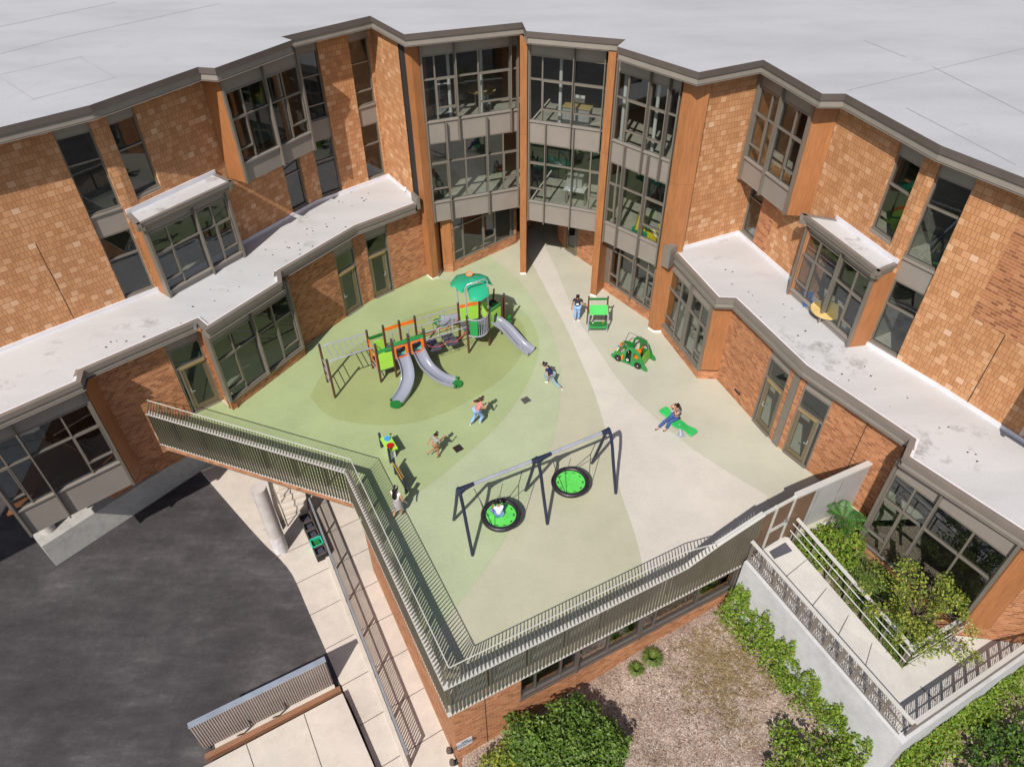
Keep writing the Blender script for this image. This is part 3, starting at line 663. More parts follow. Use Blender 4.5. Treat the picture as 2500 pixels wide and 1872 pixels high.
# podium interior, soffit over car park
m = MB(); m.prism([b2, b1, (-3, 19), (-12, 24), (-15, 20)], -0.95, -0.90); m.build('deck_soffit', M['ceil'], bld)
m = MB(); m.prism([(-4.3, 14.5), (7.6, 17), (7.2, 13.9), (-1.5, 9.3)], -3.05, -3.0); m.build('floor_slab', M['carpet'], bld)
g = Seg((-4.0, 15.0), (7.5, 18.0)); m = MB(); m.sbox(g, 0, g.L, -3, -0.4, 0, 0.1); m.build('interior_wall', M['rubberwall'], bld)
g = Seg((-12, 24), (-3, 19)); m = MB(); m.sbox(g, 0, g.L, -4.7, -0.95, -0.3, 0); m.build('lower_wall', M['brick'], bld)

# --- the slatted fence
M['slat'] = plain('fence_bronze', (0.165, 0.148, 0.112), 0.42, 0.35, 0.06); M['pale_sunlit'] = plain('pale_sunlit_metal', (0.55, 0.54, 0.52), 0.4, 0.2, 0.04)  # pale ledge metal: sunlight on its upward faces is put into the colour
fen = empty('slatted_fence', (C0.x, C0.y, 0), 'long bronze slatted guard fence with pale mid ledge along the playground edge', 'fence')
S1, S2 = gC.at((5.03, 12.15)), gC.at((6.0, 12.8))
def prof(gi, s):
    if gi < 2 or s < S1: return 1.2, 1.62, 0.24
    if s < S2: t = (s-S1)/(S2-S1); return 1.2+0.45*t, 1.62+0.05*t, 0.24*(1-t)
    t = (s-S2)/(gC.L-S2); return 1.65+0.42*t, 1.66+0.42*t, 0.0
lowm, upm, led, toprail, botl, posts = MB(), MB(), MB(), MB(), MB(), MB()
def inward(gi, g, s, off):   # inboard point with mitre at the corners
    p = g.pt(s)
    base = [(gA, gB), (gB, gC)]
    n = g.n.copy()
    if gi == 0: k = s/g.L; n2 = (gA.n+gB.n)/(1+gA.n.dot(gB.n)); n = gA.n.lerp(n2, max(0, (k-0.93)/0.07))
    if gi == 1:
        k = s/g.L; n2 = (gA.n+gB.n)/(1+gA.n.dot(gB.n)); n3 = (gB.n+gC.n)/(1+gB.n.dot(gC.n))
        n = gB.n.lerp(n2, max(0, (0.07-k)/0.07)).lerp(n3, max(0, (k-0.93)/0.07))
    if gi == 2: k = s/g.L; n3 = (gB.n+gC.n)/(1+gB.n.dot(gC.n)); n = gC.n.lerp(n3, max(0, (0.07-k)/0.07))
    return p - n*off
for gi, g in enumerate((gA, gB, gC)):
    n = int(g.L/0.118); st = g.L/n
    for i in range(n):
        s = (i+0.5)*st; z1, z2, off = prof(gi, s)
        lowm.sbox(g, s-0.012, s+0.012, -0.40, z1, -0.005, 0.07)
        if off > 0.02 or z2-z1 > 0.1:
            p = inward(gi, g, s, off); q = g.pt(s, 0.07); w = g.d*0.008; r = g.pt(s, 0.0); p2 = p + g.n*0.03
            lo_, hi_ = z1+0.006, z2
            upm.hexa([(q.x-w.x, q.y-w.y, lo_), (q.x+w.x, q.y+w.y, lo_), (r.x+w.x, r.y+w.y, lo_), (r.x-w.x, r.y-w.y, lo_),
                      (p2.x-w.x, p2.y-w.y, hi_), (p2.x+w.x, p2.y+w.y, hi_), (p.x+w.x, p.y+w.y, hi_), (p.x-w.x, p.y-w.y, hi_)])
    # ledges and rail in short pieces following the profile
    brk = [0, g.L*0.07, g.L*0.93, g.L] if gi < 2 else [0, g.L*0.07, S1, (S1+S2)/2, S2, g.L]
    for a, b in zip(brk, brk[1:]):
        za, ta, oa = prof(gi, a); zb_, tb, ob = prof(gi, b-1e-4)
        def ribbon(mb, zl, zr, wi, wo, th):
            pa, pb, qa, qb = inward(gi, g, a, -wo), inward(gi, g, b, -wo), inward(gi, g, a, wi), inward(gi, g, b, wi)
            mb.hexa([(pa.x, pa.y, zl-th), (pb.x, pb.y, zr-th), (qb.x, qb.y, zr-th), (qa.x, qa.y, zl-th), (pa.x, pa.y, zl), (pb.x, pb.y, zr), (qb.x, qb.y, zr), (qa.x, qa.y, zl)])
        ribbon(led, za+0.004, zb_+0.004, 0.10, 0.078, 0.02)
        ribbon(botl, -0.402, -0.402, 0.03, 0.075, 0.02)
        A, B = inward(gi, g, a, oa-0.015), inward(gi, g, b, ob-0.015)
        toprail.tube([(A.x, A.y, ta+0.01), (B.x, B.y, tb+0.01)], 0.017 if oa > 0.1 else 0.03, 6)
        # wide board behind the ledge (casts the broad band of shade)
        pa, pb = inward(gi, g, a, 0.11), inward(gi, g, b, 0.11)
    for i in range(int(g.L/1.2)+1):
        s = min(g.L-0.05, 0.05+i*1.2); z1, z2, off = prof(gi, s)
        posts.sbox(g, s-0.03, s+0.03, -0.35, z1-0.02, -0.12, -0.02)
    posts.sbox(g, 0, g.L, 1.0, 1.06, -0.06, -0.008); posts.sbox(g, 0, g.L, -0.15, -0.08, -0.06, -0.008)
lowm.build('lower_slats', M['slat'], fen); upm.build('upper_slats', M['slat'], fen); led.build('ledge', M['pale_sunlit'], fen)
toprail.build('top_rail', M['pale_sunlit'], fen); botl.build('bottom_ledge', M['pale_sunlit'], fen); posts.build('posts', M['slat'], fen)
M['gate'] = plain('gate_bronze', (0.17, 0.105, 0.07), 0.5, 0.2, 0.1)
# gate and the grey privacy wall
gt = empty('metal_gate', (CE.x, CE.y, 0), 'brown ribbed metal gate with crossbar between the fence and the grey privacy wall', 'gate')
g = Seg(CE, G2); h = 2.02
m = MB()
for s in (0.52, g.L-0.03): m.sbox(g, s-0.035, s+0.035, -0.1, h+0.06, -0.06, 0.06)
m.build('gate_post', M['pale_sunlit'], gt)
m = MB()
n = int((g.L)/0.06)
for i in range(n): s = 0.04+i*0.06; m.sbox(g, s, s+0.025, -0.05 if s > 0.52 else -0.4, h-0.03, -0.03, 0.02)
m.build('gate_slats', M['gate'], gt)
m = MB(); m.sbox(g, 0.0, g.L, h, h+0.05, -0.05, 0.05); m.sbox(g, 0.56, g.L-0.08, 0.72, 0.92, 0.022, 0.03); m.build('crossbar', M['pale_sunlit'], gt)
m = MB(); q = g.pt(g.L-0.12, 0.06); m.box((q.x, q.y, 1.0), (0.16, 0.08, 0.06), math.atan2(g.d.y, g.d.x)); m.box((q.x, q.y, 1.12), (0.07, 0.05, 0.12), 0.5); m.build('handle', M['chrome'], gt)
pw = empty('privacy_wall', (G2.x, G2.y, 0), 'smooth grey panel wall with pale cap running from the gate to the brick wing', 'wall')
g = Seg(G2, GE)
m = MB(); m.sbox(g, 0.0, g.L, -1.6, 2.08, -0.06, 0.05); m.build('wall_panel', plain('grey_panel', (0.36, 0.35, 0.36), 0.5, 0.1, 0.08), pw)
m = MB(); m.sbox(g, 0.0, 0.75, -0.2, 2.0, 0.052, 0.07); m.build('side_panel', M['gate'], pw)
m = MB(); m.sbox(g, 0.0, g.L, 2.082, 2.15, -0.1, 0.09); m.build('wall_cap', M['pale_sunlit'], pw)
m = MB()
for s in (0.9, 1.9): m.sbox(g, s, s+0.02, -1.0, 1.9, 0.052, 0.065)
m.build('pipe_strip', M['chrome'], pw)

# --- terrain
def noisy(name, stops, scale, rough=0.95, fine=(0.4, 60), bump=0.6, d2=None):
    m, nt, b = newmat(name); k = N(nt); pos = k.n('ShaderNodeNewGeometry').outputs['Position']
    c = k.ramp(k.noise(pos, scale, 6, 0.65), stops)
    if d2:
        c = k.mix(k.ramp(k.noise(pos, d2[0], 5, 0.6), [(0.5, 0.0), (0.62, 1.0)]), c, d2[1])
    c = k.mix(fine[0], c, k.ramp(k.noise(pos, fine[1], 3, 0.8), [(0.32, 0.15), (0.52, 0.9), (0.7, 2.2)]), 'MULTIPLY')
    k.l(c, b.inputs['Base Color']); b.inputs['Roughness'].default_value = rough
    bp = k.n('ShaderNodeBump'); bp.inputs['Strength'].default_value = bump; bp.inputs['Distance'].default_value = 0.04
    k.l(k.noise(pos, fine[1]*0.6, 3), bp.inputs['Height']); k.l(bp.outputs[0], b.inputs['Normal']); return m
def asphalt():
    m, nt, b = newmat('asphalt'); k = N(nt); pos = k.n('ShaderNodeNewGeometry').outputs['Position']
    mp = k.n('ShaderNodeMapping'); mp.inputs['Rotation'].default_value = (0, 0, 0.62); mp.inputs['Scale'].default_value = (0.45, 1.9, 1); k.l(pos, mp.inputs[0])
    c = k.ramp(k.noise(pos, 0.35, 6, 0.62), [(0.3, (0.034, 0.029, 0.033)), (0.5, (0.052, 0.046, 0.051)), (0.7, (0.085, 0.078, 0.082))])
    c = k.mix(0.55, c, k.ramp(k.noise(mp.outputs[0], 1.1, 7, 0.72), [(0.36, 0.55), (0.55, 1.0), (0.70, 1.9)]), 'MULTIPLY')
    c = k.mix(0.35, c, k.ramp(k.noise(pos, 5.0, 8, 0.8), [(0.40, 0.6), (0.56, 1.0), (0.68, 2.2)]), 'MULTIPLY')
    c = k.mix(0.30, c, k.ramp(k.noise(pos, 55, 2, 0.7), [(0.35, 0.4), (0.6, 1.5)]), 'MULTIPLY')
    k.l(c, b.inputs['Base Color']); b.inputs['Roughness'].default_value = 0.8
    bp = k.n('ShaderNodeBump'); bp.inputs['Strength'].default_value = 0.3; bp.inputs['Distance'].default_value = 0.02
    k.l(k.noise(pos, 60, 2), bp.inputs['Height']); k.l(bp.outputs[0], b.inputs['Normal']); return m
M['asphalt'] = asphalt()
def concrete(name, col, stain=0.5):
    m, nt, b = newmat(name); k = N(nt); pos = k.n('ShaderNodeNewGeometry').outputs['Position']
    c = k.ramp(k.noise(pos, 0.7, 5, 0.6), [(0.3, tuple(x*0.86 for x in col)), (0.6, col), (0.8, tuple(x*1.05 for x in col))])
    c = k.mix(0.25*stain, c, k.ramp(k.noise(pos, 3.1, 6, 0.7), [(0.35, 0.4), (0.55, 1.0)]), 'MULTIPLY')
    c = k.mix(0.15, c, k.ramp(k.noise(pos, 45, 2), [(0.3, 0.4), (0.6, 1.1)]), 'MULTIPLY')
    k.l(c, b.inputs['Base Color']); b.inputs['Roughness'].default_value = 0.85; return m
M['conc'] = concrete('sidewalk_concrete', (0.56, 0.50, 0.45)); M['conc_w'] = concrete('ramp_concrete', (0.52, 0.50, 0.48), 0.4); M['conc_g'] = concrete('retaining_concrete', (0.43, 0.42, 0.41), 1.2); M['conc_r'] = concrete('retaining_pale', (0.50, 0.51, 0.53), 0.8)
m = MB(); m.quad([(-160, -160, -4.9), (160, -160, -4.9), (160, 160, -4.9), (-160, 160, -4.9)]); kind(m.build('ground', M['asphalt']))
GZ = -4.75
asp = [(474.7, 1131), (534.8, 1200.6), (595, 1270), (647, 1327), (675, 1352), (707.6, 1389), (726.6, 1427), (748.7, 1481), (777, 1544), (805.7, 1610.6), (837, 1683), (870, 1752), (930, 1900)]
edge = smooth_poly(px(asp, GZ), 1)
gs = Seg(P(807, 1348, GZ).xy, P(1003, 1860, GZ).xy)   # guard line
swp = edge+[Vector((-3.2, 6.0)), Vector((-1.0, 6.0)), C0+Vector((.3, .5)), C1+Vector((.3, .3)), Vector((-4, 20)), Vector((-12, 25)), Vector((-14.5, 21.5))]
m = MB(); m.prism(swp, -4.89, GZ); kind(m.build('sidewalk', M['conc']))
# expansion joints
m = MB(); dj = Seg(P(748, 1481, GZ).xy, P(820, 1445, GZ).xy).d
for k in range(-4, 5):
    c = P(760, 1500, GZ).xy + Vector((0.467, -0.884))*(k*1.55) ; a = c - dj*0.05; b = c + dj*4.6
    strip(m, a-dj*0.6, b, 0.025, GZ+0.005)
kind(m.build('sidewalk_joints', M['metal_dark']))
# raised slab with the corrugated screen
SZ = -4.45
sp = [P(835, 1691, SZ).xy, P(930, 1910, SZ).xy, P(400, 1950, SZ).xy, P(515, 1872, SZ).xy]
sp = [P(836, 1691, SZ).xy, P(935, 1920, SZ).xy, P(300, 2100, SZ).xy, P(488, 1875, SZ).xy]
sb = empty('concrete_pad', (sp[0].x, sp[0].y, -4.9), 'raised pale concrete pad behind the corrugated screen at the car park edge', 'platform')
m = MB(); m.prism(sp, -4.9, SZ); m.build('slab', M['conc'], sb)
m = MB()
for a, b in (((742, 1742), (790, 1885)), ((600, 1812), (650, 1960))): strip(m, P(*a, SZ).xy, P(*b, SZ).xy, 0.025, SZ+0.005)
m.build('slab_joint', M['metal_dark'], sb)
scr = empty('corrugated_screen', (-6.2, 11.4, -4.7), 'low corrugated metal screen with bluish top flashing at the edge of the pad', 'screen')
A, B = P(461, 1775, -2.95).xy, P(794, 1612, -2.95).xy
g = Seg(A, B); m = MB(); n = int(g.L/0.075)
for i in range(n): m.sbox(g, i*0.075, i*0.075+0.042, -4.62, -3.0, -0.05, 0.0)
m.sbox(g, 0, g.L, -4.62, -3.0, -0.075, -0.051); m.build('corrugated_panel', plain('corrugated_steel', (0.37, 0.32, 0.30), 0.45, 0.3, 0.08), scr)
m = MB(); m.sbox(g, -0.02, g.L+0.02, -3.0, -2.95, -0.16, 0.02); m.build('top_flashing', plain('zinc', (0.42, 0.47, 0.56), 0.35, 0.5), scr)
m = MB(); m.sbox(g, -0.05, g.L+0.15, -4.9, -4.66, 0.12, 0.30); m.build('base_beam', plain('rust_beam', (0.24, 0.115, 0.065), 0.7), scr)
m = MB(); m.sbox(g, 0.3, g.L, -4.72, -4.68, -0.05, 0.12); m.build('drain_cover', M['conc'], scr)
m = MB(); m.sbox(g, 0.05, 0.15, -4.9, -3.0, -0.2, -0.08); m.sbox(g, g.L-0.15, g.L-0.05, -4.9, -3.0, -0.2, -0.08); m.build('screen_post', M['metal_dark'], scr)
m = MB()
for t in (0.62, 0.35):
    p = g.pt(g.L*t); q = g.pt(g.L*t-0.5, 0.1); m.tube([(p.x, p.y, -4.2), (p.x+0.03, p.y-0.05, -4.5), ((p.x+q.x)/2, (p.y+q.y)/2-0.08, -4.63), (q.x, q.y, -4.6)], 0.02, 6)
m.build('cable', M['metal_black'], scr)
# stairs, column, guard rail along the walkway
a7 = (640, 1140)
st = empty('concrete_stairs', (-9.2, 18.2, GZ), 'pale concrete steps beside the round column under the playground deck', 'stairs')
m = MB()
for i in range(6):
    z = GZ+0.14*(i+1); A, B = Zp(a7, 8.848, 455-25*i, 1045-140*i, z).xy, Zp(a7, 8.848, 985-25*i, 880-140*i, z).xy
    A2, B2 = Zp(a7, 8.848, 455-170, 1045-980, z).xy, Zp(a7, 8.848, 985-170, 880-980, z).xy
    m.prism([A, B, B2, A2], GZ-0.1 if i == 0 else z-0.145, z)
m.build('steps', M['conc'], st)
m = MB(); A, B = Zp(a7, 8.848, 555, 1270, GZ), Zp(a7, 8.848, 345, 750, GZ+.6)
m.tube([(A.x, A.y, GZ), (A.x, A.y, GZ+0.9), (B.x, B.y, GZ+1.5), (B.x*1.0-1.0, B.y+1.9, GZ+2.4)], 0.025, 6); m.tube([(B.x, B.y, GZ+.5), (B.x, B.y, GZ+1.5)], 0.025, 6); m.build('stair_rail', M['metal_dark'], st)
m = MB(); w = px([(130, 330), (270, 900), (450, 1360), (330, 1280), (40, 600)], GZ, a7, 8.848); m.prism(w, GZ-0.1, GZ+0.25); m.build('cheek_wall', M['conc_r'], st)
col = empty('round_column', (-9.36, 16.95, GZ), 'tall round grey column holding up the corner of the playground deck', 'column')
m = MB(); m.tube([(-9.36, 16.95, GZ), (-9.36, 16.95, -0.9)], 0.28, 28); m.build('shaft', plain('painted_column', (0.46, 0.43, 0.42), 0.5), col, smooth=True)
m = MB(); m.tube([(-9.36, 16.95, GZ), (-9.36, 16.95, -3.75)], 0.287, 28); m.build('protective_sleeve', plain('sleeve', (0.56, 0.53, 0.55), 0.6, 0, 0.25, 6), col, smooth=True)
# guard rail between sidewalk and walkway
gr = empty('walkway_guardrail', (gs.pt(4).x, gs.pt(4).y, GZ), 'grey picket guardrail running beside the sloping walkway under the fence', 'railing')
G0 = Seg(Zp(a7, 8.848, 985, 640, GZ+.9).xy, Zp((600, 1348), 3.16, 1245, 1560, GZ+1.0).xy)
m = MB(); n = int(G0.L/0.11)
for i in range(n): m.sbox(G0, i*.11, i*.11+0.035, GZ+.1, GZ+1.0, -0.012, 0.012)
m.build('pickets', M['metal_dark'], gr)
m = MB(); m.sbox(G0, 0, G0.L, GZ+1.0, GZ+1.05, -0.045, 0.03); m.build('handrail', plain('rail_grey', (0.32, 0.35, 0.40), 0.4, 0.4), gr)
m = MB(); m.sbox(G0, 0, G0.L, GZ+0.5, GZ+0.54, -0.02, 0.02); m.sbox(G0, 0, G0.L, GZ+.08, GZ+.12, -0.02, 0.02)
for i in range(8): m.sbox(G0, 0.02+i*(G0.L-.08)/7, 0.07+i*(G0.L-.08)/7, GZ, GZ+1, -0.03, 0.03)
m.build('rail_frame', M['metal_dark'], gr)
m = MB(); m.sbox(G0, 0, G0.L, GZ-.05, GZ+0.10, 0.02, 0.16); m.build('curb', M['conc'], gr)
# left retaining base
m = MB(); pl = [(-18.1, 16.3), (-13.5, 20.6), (-14.6, 22.5), (-24, 24), (-26, 10.2)]
pl = [P(432/3.16, 900+1485/3.16, GZ).xy, P(1500/3.16, 900+790/3.16, GZ).xy+Vector((0.6, .6)), Vector((-15, 25)), Vector((-26, 25)), P(0, 1110, GZ).xy + Vector((-3.5, 3.3))]
pl = [Vector((-18.1, 16.35)), Vector((-14.1, 20.95)), Vector((-11.0, 24.5)), Vector((-15, 27)), Vector((-30, 26)), Vector((-27.5, 24.5))]
m.prism(pl, -4.9, -3.6); rw = tag(m.build('retaining_wall', M['conc_g']), 'grey concrete retaining wall and ledge under the left wing by the car park', 'wall')
wall(Seg((-16.3, 18.6), (-14.6, 20.5)), -3.6, -1.1, [], M['brick'])
wall(Seg((-17.6, 19.3), (-16.3, 18.6)), -3.6, -0.9, [], M['brick'])
_q = P(118, 1292, -3.6); m = MB(); m.tube([(_q.x, _q.y, -3.6), (_q.x, _q.y, -1.2)], 0.27, 24); o = m.build('round_column', M['conc_w'], smooth=True); tag(o, 'short round column under the hanging bay at the lower left', 'column')
# --- garden terrain
def gz(x, y):
    t = max(0.0, min(1.0, (x+2)/10)); z = -3.95+1.3*t
    z -= 0.20*max(0, 12.5-y)*t*t
    return z + 0.06*math.sin(x*1.3+y*0.7)+0.05*math.sin(y*2.1-x)
M['mulch'] = noisy('mulch', [(0.3, (0.16, 0.11, 0.082)), (0.5, (0.30, 0.225, 0.185)), (0.7, (0.42, 0.335, 0.29))], 0.9, 0.95, (0.85, 26), 1.0)
m = MB(); n = 44
xs = [-1.7+i*0.42 for i in range(n)]; ys = [-3+j*0.45 for j in range(44)]
V = [[(x, y, gz(x, y)) for y in ys] for x in xs]; base = len(m.v)
for i in range(len(xs)-1):
    for j in range(len(ys)-1):
        x, y = xs[i], ys[j]
        if (Vector((x, y))-C0).dot(gC.n) < -1.0: continue
        m.quad([V[i][j], V[i+1][j], V[i+1][j+1], V[i][j+1]])
o = m.build('garden_ground', M['mulch'], smooth=True); kind(o)
# --- ramp
R0, R1c = P(1828, 1366, 0).xy, P(2197, 1791, -0.85).xy
I0, I1 = P(1924, 1311, 0).xy, P(2202, 1630, -0.8).xy
R2, I2 = P(2520, 1566, -1.0).xy, P(2520, 1437, -1.0).xy
gO, gI, gO2, gI2 = Seg(R0, R1c), Seg(I0, I1), Seg(R1c, R2), Seg(I1, I2)
m = MB()
def slabpoly(pts, zs, th):
    top = [(p[0], p[1], z) for p, z in zip(pts, zs)]; bot = [(p[0], p[1], z-th) for p, z in zip(pts, zs)]
    m.hexa(bot+top)
slabpoly([R0, R1c, I1, I0], [0, -0.85, -0.8, 0], 0.25); slabpoly([R1c, R2, I2, I1], [-0.85, -1.0, -1.0, -0.8], 0.25)
m.quad([(I0.x, I0.y, 0.0), (G2.x+.1, G2.y, 0.0), (CE.x+.2, CE.y, 0.0), (R0.x, R0.y, 0.0)][::-1])
kind(m.build('ramp', M['conc_w']))
m = MB()
for t in (0.18, 0.38, 0.57, 0.76, 0.93):
    a, b = gO.pt(gO.L*t), gI.pt(gI.L*min(1, t*1.02)); z = -0.85*t+0.006; strip(m, a, b, 0.02, z)
for q in ((I1, P(2284, 1713, -0.9).xy), (P(2445, 1490, -1).xy, P(2520, 1560, -1).xy)): strip(m, q[0], q[1], 0.03, -0.85)
kind(m.build('ramp_joints', M['metal_dark']))
# welcome mat
mt = MB(); q = [P(*p, -0.05).xy for p in ((1889, 1363), (1893, 1345), (1917, 1324), (1933, 1344))]
q = [Zp((1740, 1250), 8.848, x, y, -0.03).xy for x, y in ((1180, 815), (1570, 655), (1712, 828), (1330, 1000))]
mt.prism(q, -0.07, -0.015); tag(mt.build('door_mat', plain('mat_rubber', (0.075, 0.075, 0.095), 0.9)), 'dark rectangular mat on the ramp in front of the gate', 'mat')
def sloped(mb, g, s0, s1, za, zb, zoff0, zoff1, o0, o1):
    z = lambda s: za+(zb-za)*s/g.L
    a, b, c, d = g.pt(s0, o1), g.pt(s1, o1), g.pt(s1, o0), g.pt(s0, o0)
    mb.hexa([(a.x, a.y, z(s0)+zoff0), (b.x, b.y, z(s1)+zoff0), (c.x, c.y, z(s1)+zoff0), (d.x, d.y, z(s0)+zoff0), (a.x, a.y, z(s0)+zoff1), (b.x, b.y, z(s1)+zoff1), (c.x, c.y, z(s1)+zoff1), (d.x, d.y, z(s0)+zoff1)])
rt = empty('retaining_wall', (R1c.x, R1c.y, -3), 'pale concrete retaining wall holding up the ramp, half covered in ivy', 'wall')
m = MB()
for g, za, zb, e0, e1 in ((gO, 0, -0.85, 0, 0.22), (gO2, -0.85, -1.0, 0, 0)):
    a, b = g.pt(0, 0.22), g.pt(g.L+e1, 0.22); c, d = g.pt(g.L+e1, 0), g.pt(0, 0)
    m.hexa([(p.x, p.y, -5) for p in (a, b, c, d)] + [(p.x, p.y, (za if i in (0, 3) else zb)+0.08) for i, p in enumerate((a, b, c, d))])
m.build('wall_body', M['conc_r'], rt)
def meshrail(name, g, za, zb, label):
    r = empty(name, (g.a.x, g.a.y, za), label, 'railing')
    bars, frame, top = MB(), MB(), MB(); L = g.L
    n = int(L/0.075)
    for i in range(n):
        s = i*L/n
        if int(s/0.42) % 1 == 0: sloped(bars, g, s, s+0.014, za, zb, 0.14, 0.98, 0.10, 0.115)
    for zz in (0.12, 0.55, 0.97): sloped(frame, g, 0, L, za, zb, zz, zz+0.025, 0.09, 0.125)
    k = 0.0
    while k < L-0.2:
        sloped(frame, g, k, k+0.10, za, zb, 0.13, 0.98, 0.095, 0.12); k += 0.52
    # diagonal rods behind
    k = 0.0
    z = lambda s: za+(zb-za)*s/L
    while k < L-0.3:
        for zz in (0.14, 0.56):
            p, q = g.pt(k, 0.08), g.pt(k+0.2, 0.08); bars.tube([(p.x, p.y, z(k)+zz), (q.x, q.y, z(k)+zz+0.40)], 0.006, 4); bars.tube([(q.x, q.y, z(k)+zz), (p.x, p.y, z(k)+zz+0.40)], 0.006, 4)
        k += 0.26
    sloped(top, g, -0.05, L+0.1, za, zb, 1.0, 1.04, 0.05, 0.17)
    bars.build('railing_bars', M['metal'], r); frame.build('railing_frame', M['metal'], r); top.build('handrail', M['pale_sunlit'], r)
    return r
meshrail('ramp_railing', gO, 0, -0.85, 'grey mesh railing with flat top rail along the outer edge of the ramp')
meshrail('ramp_railing', gO2, -0.85, -1.0, 'grey mesh railing along the lower right landing of the ramp')
def handrails(g, za, zb, label, n=7):
    r = empty('garden_handrail', (g.a.x, g.a.y, za), label, 'railing'); z = lambda s: za+(zb-za)*s/g.L
    m = MB()
    for i in range(n):
        s = 0.15+i*(g.L-0.3)/(n-1); p = g.pt(s, -0.05); q = g.pt(s, -0.15); m.sbox(g, s-0.02, s+0.02, z(s)-0.25, z(s)+0.9, -0.12, -0.06)
        m.tube([(p.x, p.y, z(s)+0.75), (g.pt(s, 0.05).x, g.pt(s, 0.05).y, z(s)+0.78)], 0.012, 5)
    m.build('rail_posts', M['metal'], r)
    m = MB(); sloped(m, g, 0, g.L, za, zb, 0.9, 0.945, -0.15, -0.04); m.build('top_rail', M['pale_sunlit'], r)
    m = MB()
    for zz in (0.42, 0.78): m.tube([(g.pt(0, 0.05).x, g.pt(0, 0.05).y, z(0)+zz), (g.pt(g.L, 0.05).x, g.pt(g.L, 0.05).y, z(g.L)+zz)], 0.019, 6)
    m.build('grab_rails', M['pale_sunlit'], r)
gIr = Seg(I0, I1)
def flip(g): return Seg(g.b, g.a)
handrails(Seg(I0, I1), 0, -0.8, 'double steel handrail along the planted side of the ramp')
handrails(Seg(I1, I2), -0.8, -1.0, 'steel handrail between the planter and the lower landing')
# planter soil
m = MB(); m.quad([(I0.x-0.1, I0.y-.02, -0.35), (I1.x, I1.y-.02, -1.0), (I2.x, I2.y, -1.15), (14.5, 12.5, -1.0), (11.9, 15.0, -0.5), (9.2, 14.7, -0.3)]); kind(m.build('planter_soil', M['mulch']))
# ------------------------------------------------------------------ play equipment
def plate(outer, holes, th, mat, name, parent, origin, ux, uy, bevel=0.0):
    """flat board with holes: outlines in (u,v), placed with axes ux, uy from origin"""
    cu = bpy.data.curves.new(name, 'CURVE'); cu.dimensions = '2D'; cu.fill_mode = 'BOTH'; cu.extrude = th/2; cu.bevel_depth = bevel
    for pl in [outer]+list(holes):
        sp = cu.splines.new('POLY'); sp.points.add(len(pl)-1)
        for i, p in enumerate(pl): sp.points[i].co = (p[0], p[1], 0, 1)
        sp.use_cyclic_u = True
    tmp = bpy.data.objects.new('tmp', cu); me = bpy.data.meshes.new_from_object(tmp)
    bpy.data.objects.remove(tmp); bpy.data.curves.remove(cu)
    ux = Vector(ux).normalized(); uy = Vector(uy).normalized(); uz = ux.cross(uy)
    mt = Matrix((ux, uy, uz)).transposed().to_4x4(); mt.translation = Vector(origin); me.transform(mt)
    me.name = name; me.materials.clear(); me.materials.append(mat)
    return link(bpy.data.objects.new(name, me), parent)
def rrect(x0, y0, x1, y1, r=0.05, n=3):
    out = []
    for cx, cy, a0 in ((x1-r, y0+r, -90), (x1-r, y1-r, 0), (x0+r, y1-r, 90), (x0+r, y0+r, 180)):
        for i in range(n+1): a = math.radians(a0+90*i/n); out.append((cx+r*math.cos(a), cy+r*math.sin(a)))
    return out
def circ(cx, cy, r, n=16, r2=None): return [(cx+r*math.cos(2*math.pi*i/n), cy+(r2 or r)*math.sin(2*math.pi*i/n)) for i in range(n)]
M['post'] = plain('post_brown', (0.085, 0.030, 0.018), 0.45, 0.0, 0.1, coat=0.2); M['cap'] = plain('post_cap', (0.05, 0.055, 0.08), 0.35)
M['lime'] = plain('lime_board', (0.33, 0.62, 0.07), 0.4, 0, 0.05); M['green'] = plain('green_board', (0.02, 0.27, 0.065), 0.38, 0, 0.08); M['dgreen'] = plain('dark_green_board', (0.015, 0.16, 0.03), 0.4, 0, 0.1)
M['orange'] = plain('orange_board', (0.75, 0.16, 0.01), 0.4, 0, 0.05); M['slide'] = plain('slide_grey', (0.24, 0.255, 0.32), 0.22, 0, 0.04, coat=0.5); M['tube'] = plain('tube_grey', (0.44, 0.46, 0.56), 0.3, 0.4)
M['rope'] = plain('black_rope', (0.02, 0.02, 0.025), 0.8); M['rope_r'] = plain('red_rope', (0.6, 0.06, 0.07), 0.7); M['deckgrey'] = plain('platform_grey', (0.07, 0.072, 0.10), 0.7, 0, 0.1)
M['canopy'] = plain('canopy_green', (0.02, 0.35, 0.19), 0.4, 0, 0.05, coat=0.2); M['navy'] = plain('navy_post', (0.022, 0.028, 0.06), 0.4, 0.2)
M['leafgreen'] = plain('seesaw_green', (0.03, 0.42, 0.10), 0.35, 0, 0.06, coat=0.3)
ps = empty('play_structure', (-4, 22.5, 0), 'large climbing frame with brown posts, lime boards, grey slides and a green canopy', 'play structure')
A_, B_ = (-7.53, 21.57), (-7.07, 20.67)
c_, e_, f_, g_ = (-5.83, 22.39), (-5.23, 22.70), (-4.63, 23.0), (-4.03, 23.29)
d_, h_, i_, j_ = (-5.38, 21.55), (-4.79, 21.85), (-4.19, 22.15), (-3.59, 22.46)
k_, l_, o_, n_, p_, q_ = (-2.33, 24.17), (-1.93, 23.32), (-1.08, 23.81), (-1.47, 24.5), (-0.55, 24.56), (-0.44, 24.78)
for p in (A_, B_, c_, e_, f_, g_, d_, h_, i_, j_, k_, l_, o_, n_, p_, q_):
    m = MB(); m.tube([(p[0], p[1], 0), (p[0], p[1], 1.96)], 0.048, 12); po = m.build('post', M['post'], ps, smooth=True)
    m = MB(); m.tube([(p[0], p[1], 1.961), (p[0], p[1], 2.0)], 0.05, 12); m.build('post_cap', M['cap'], po)
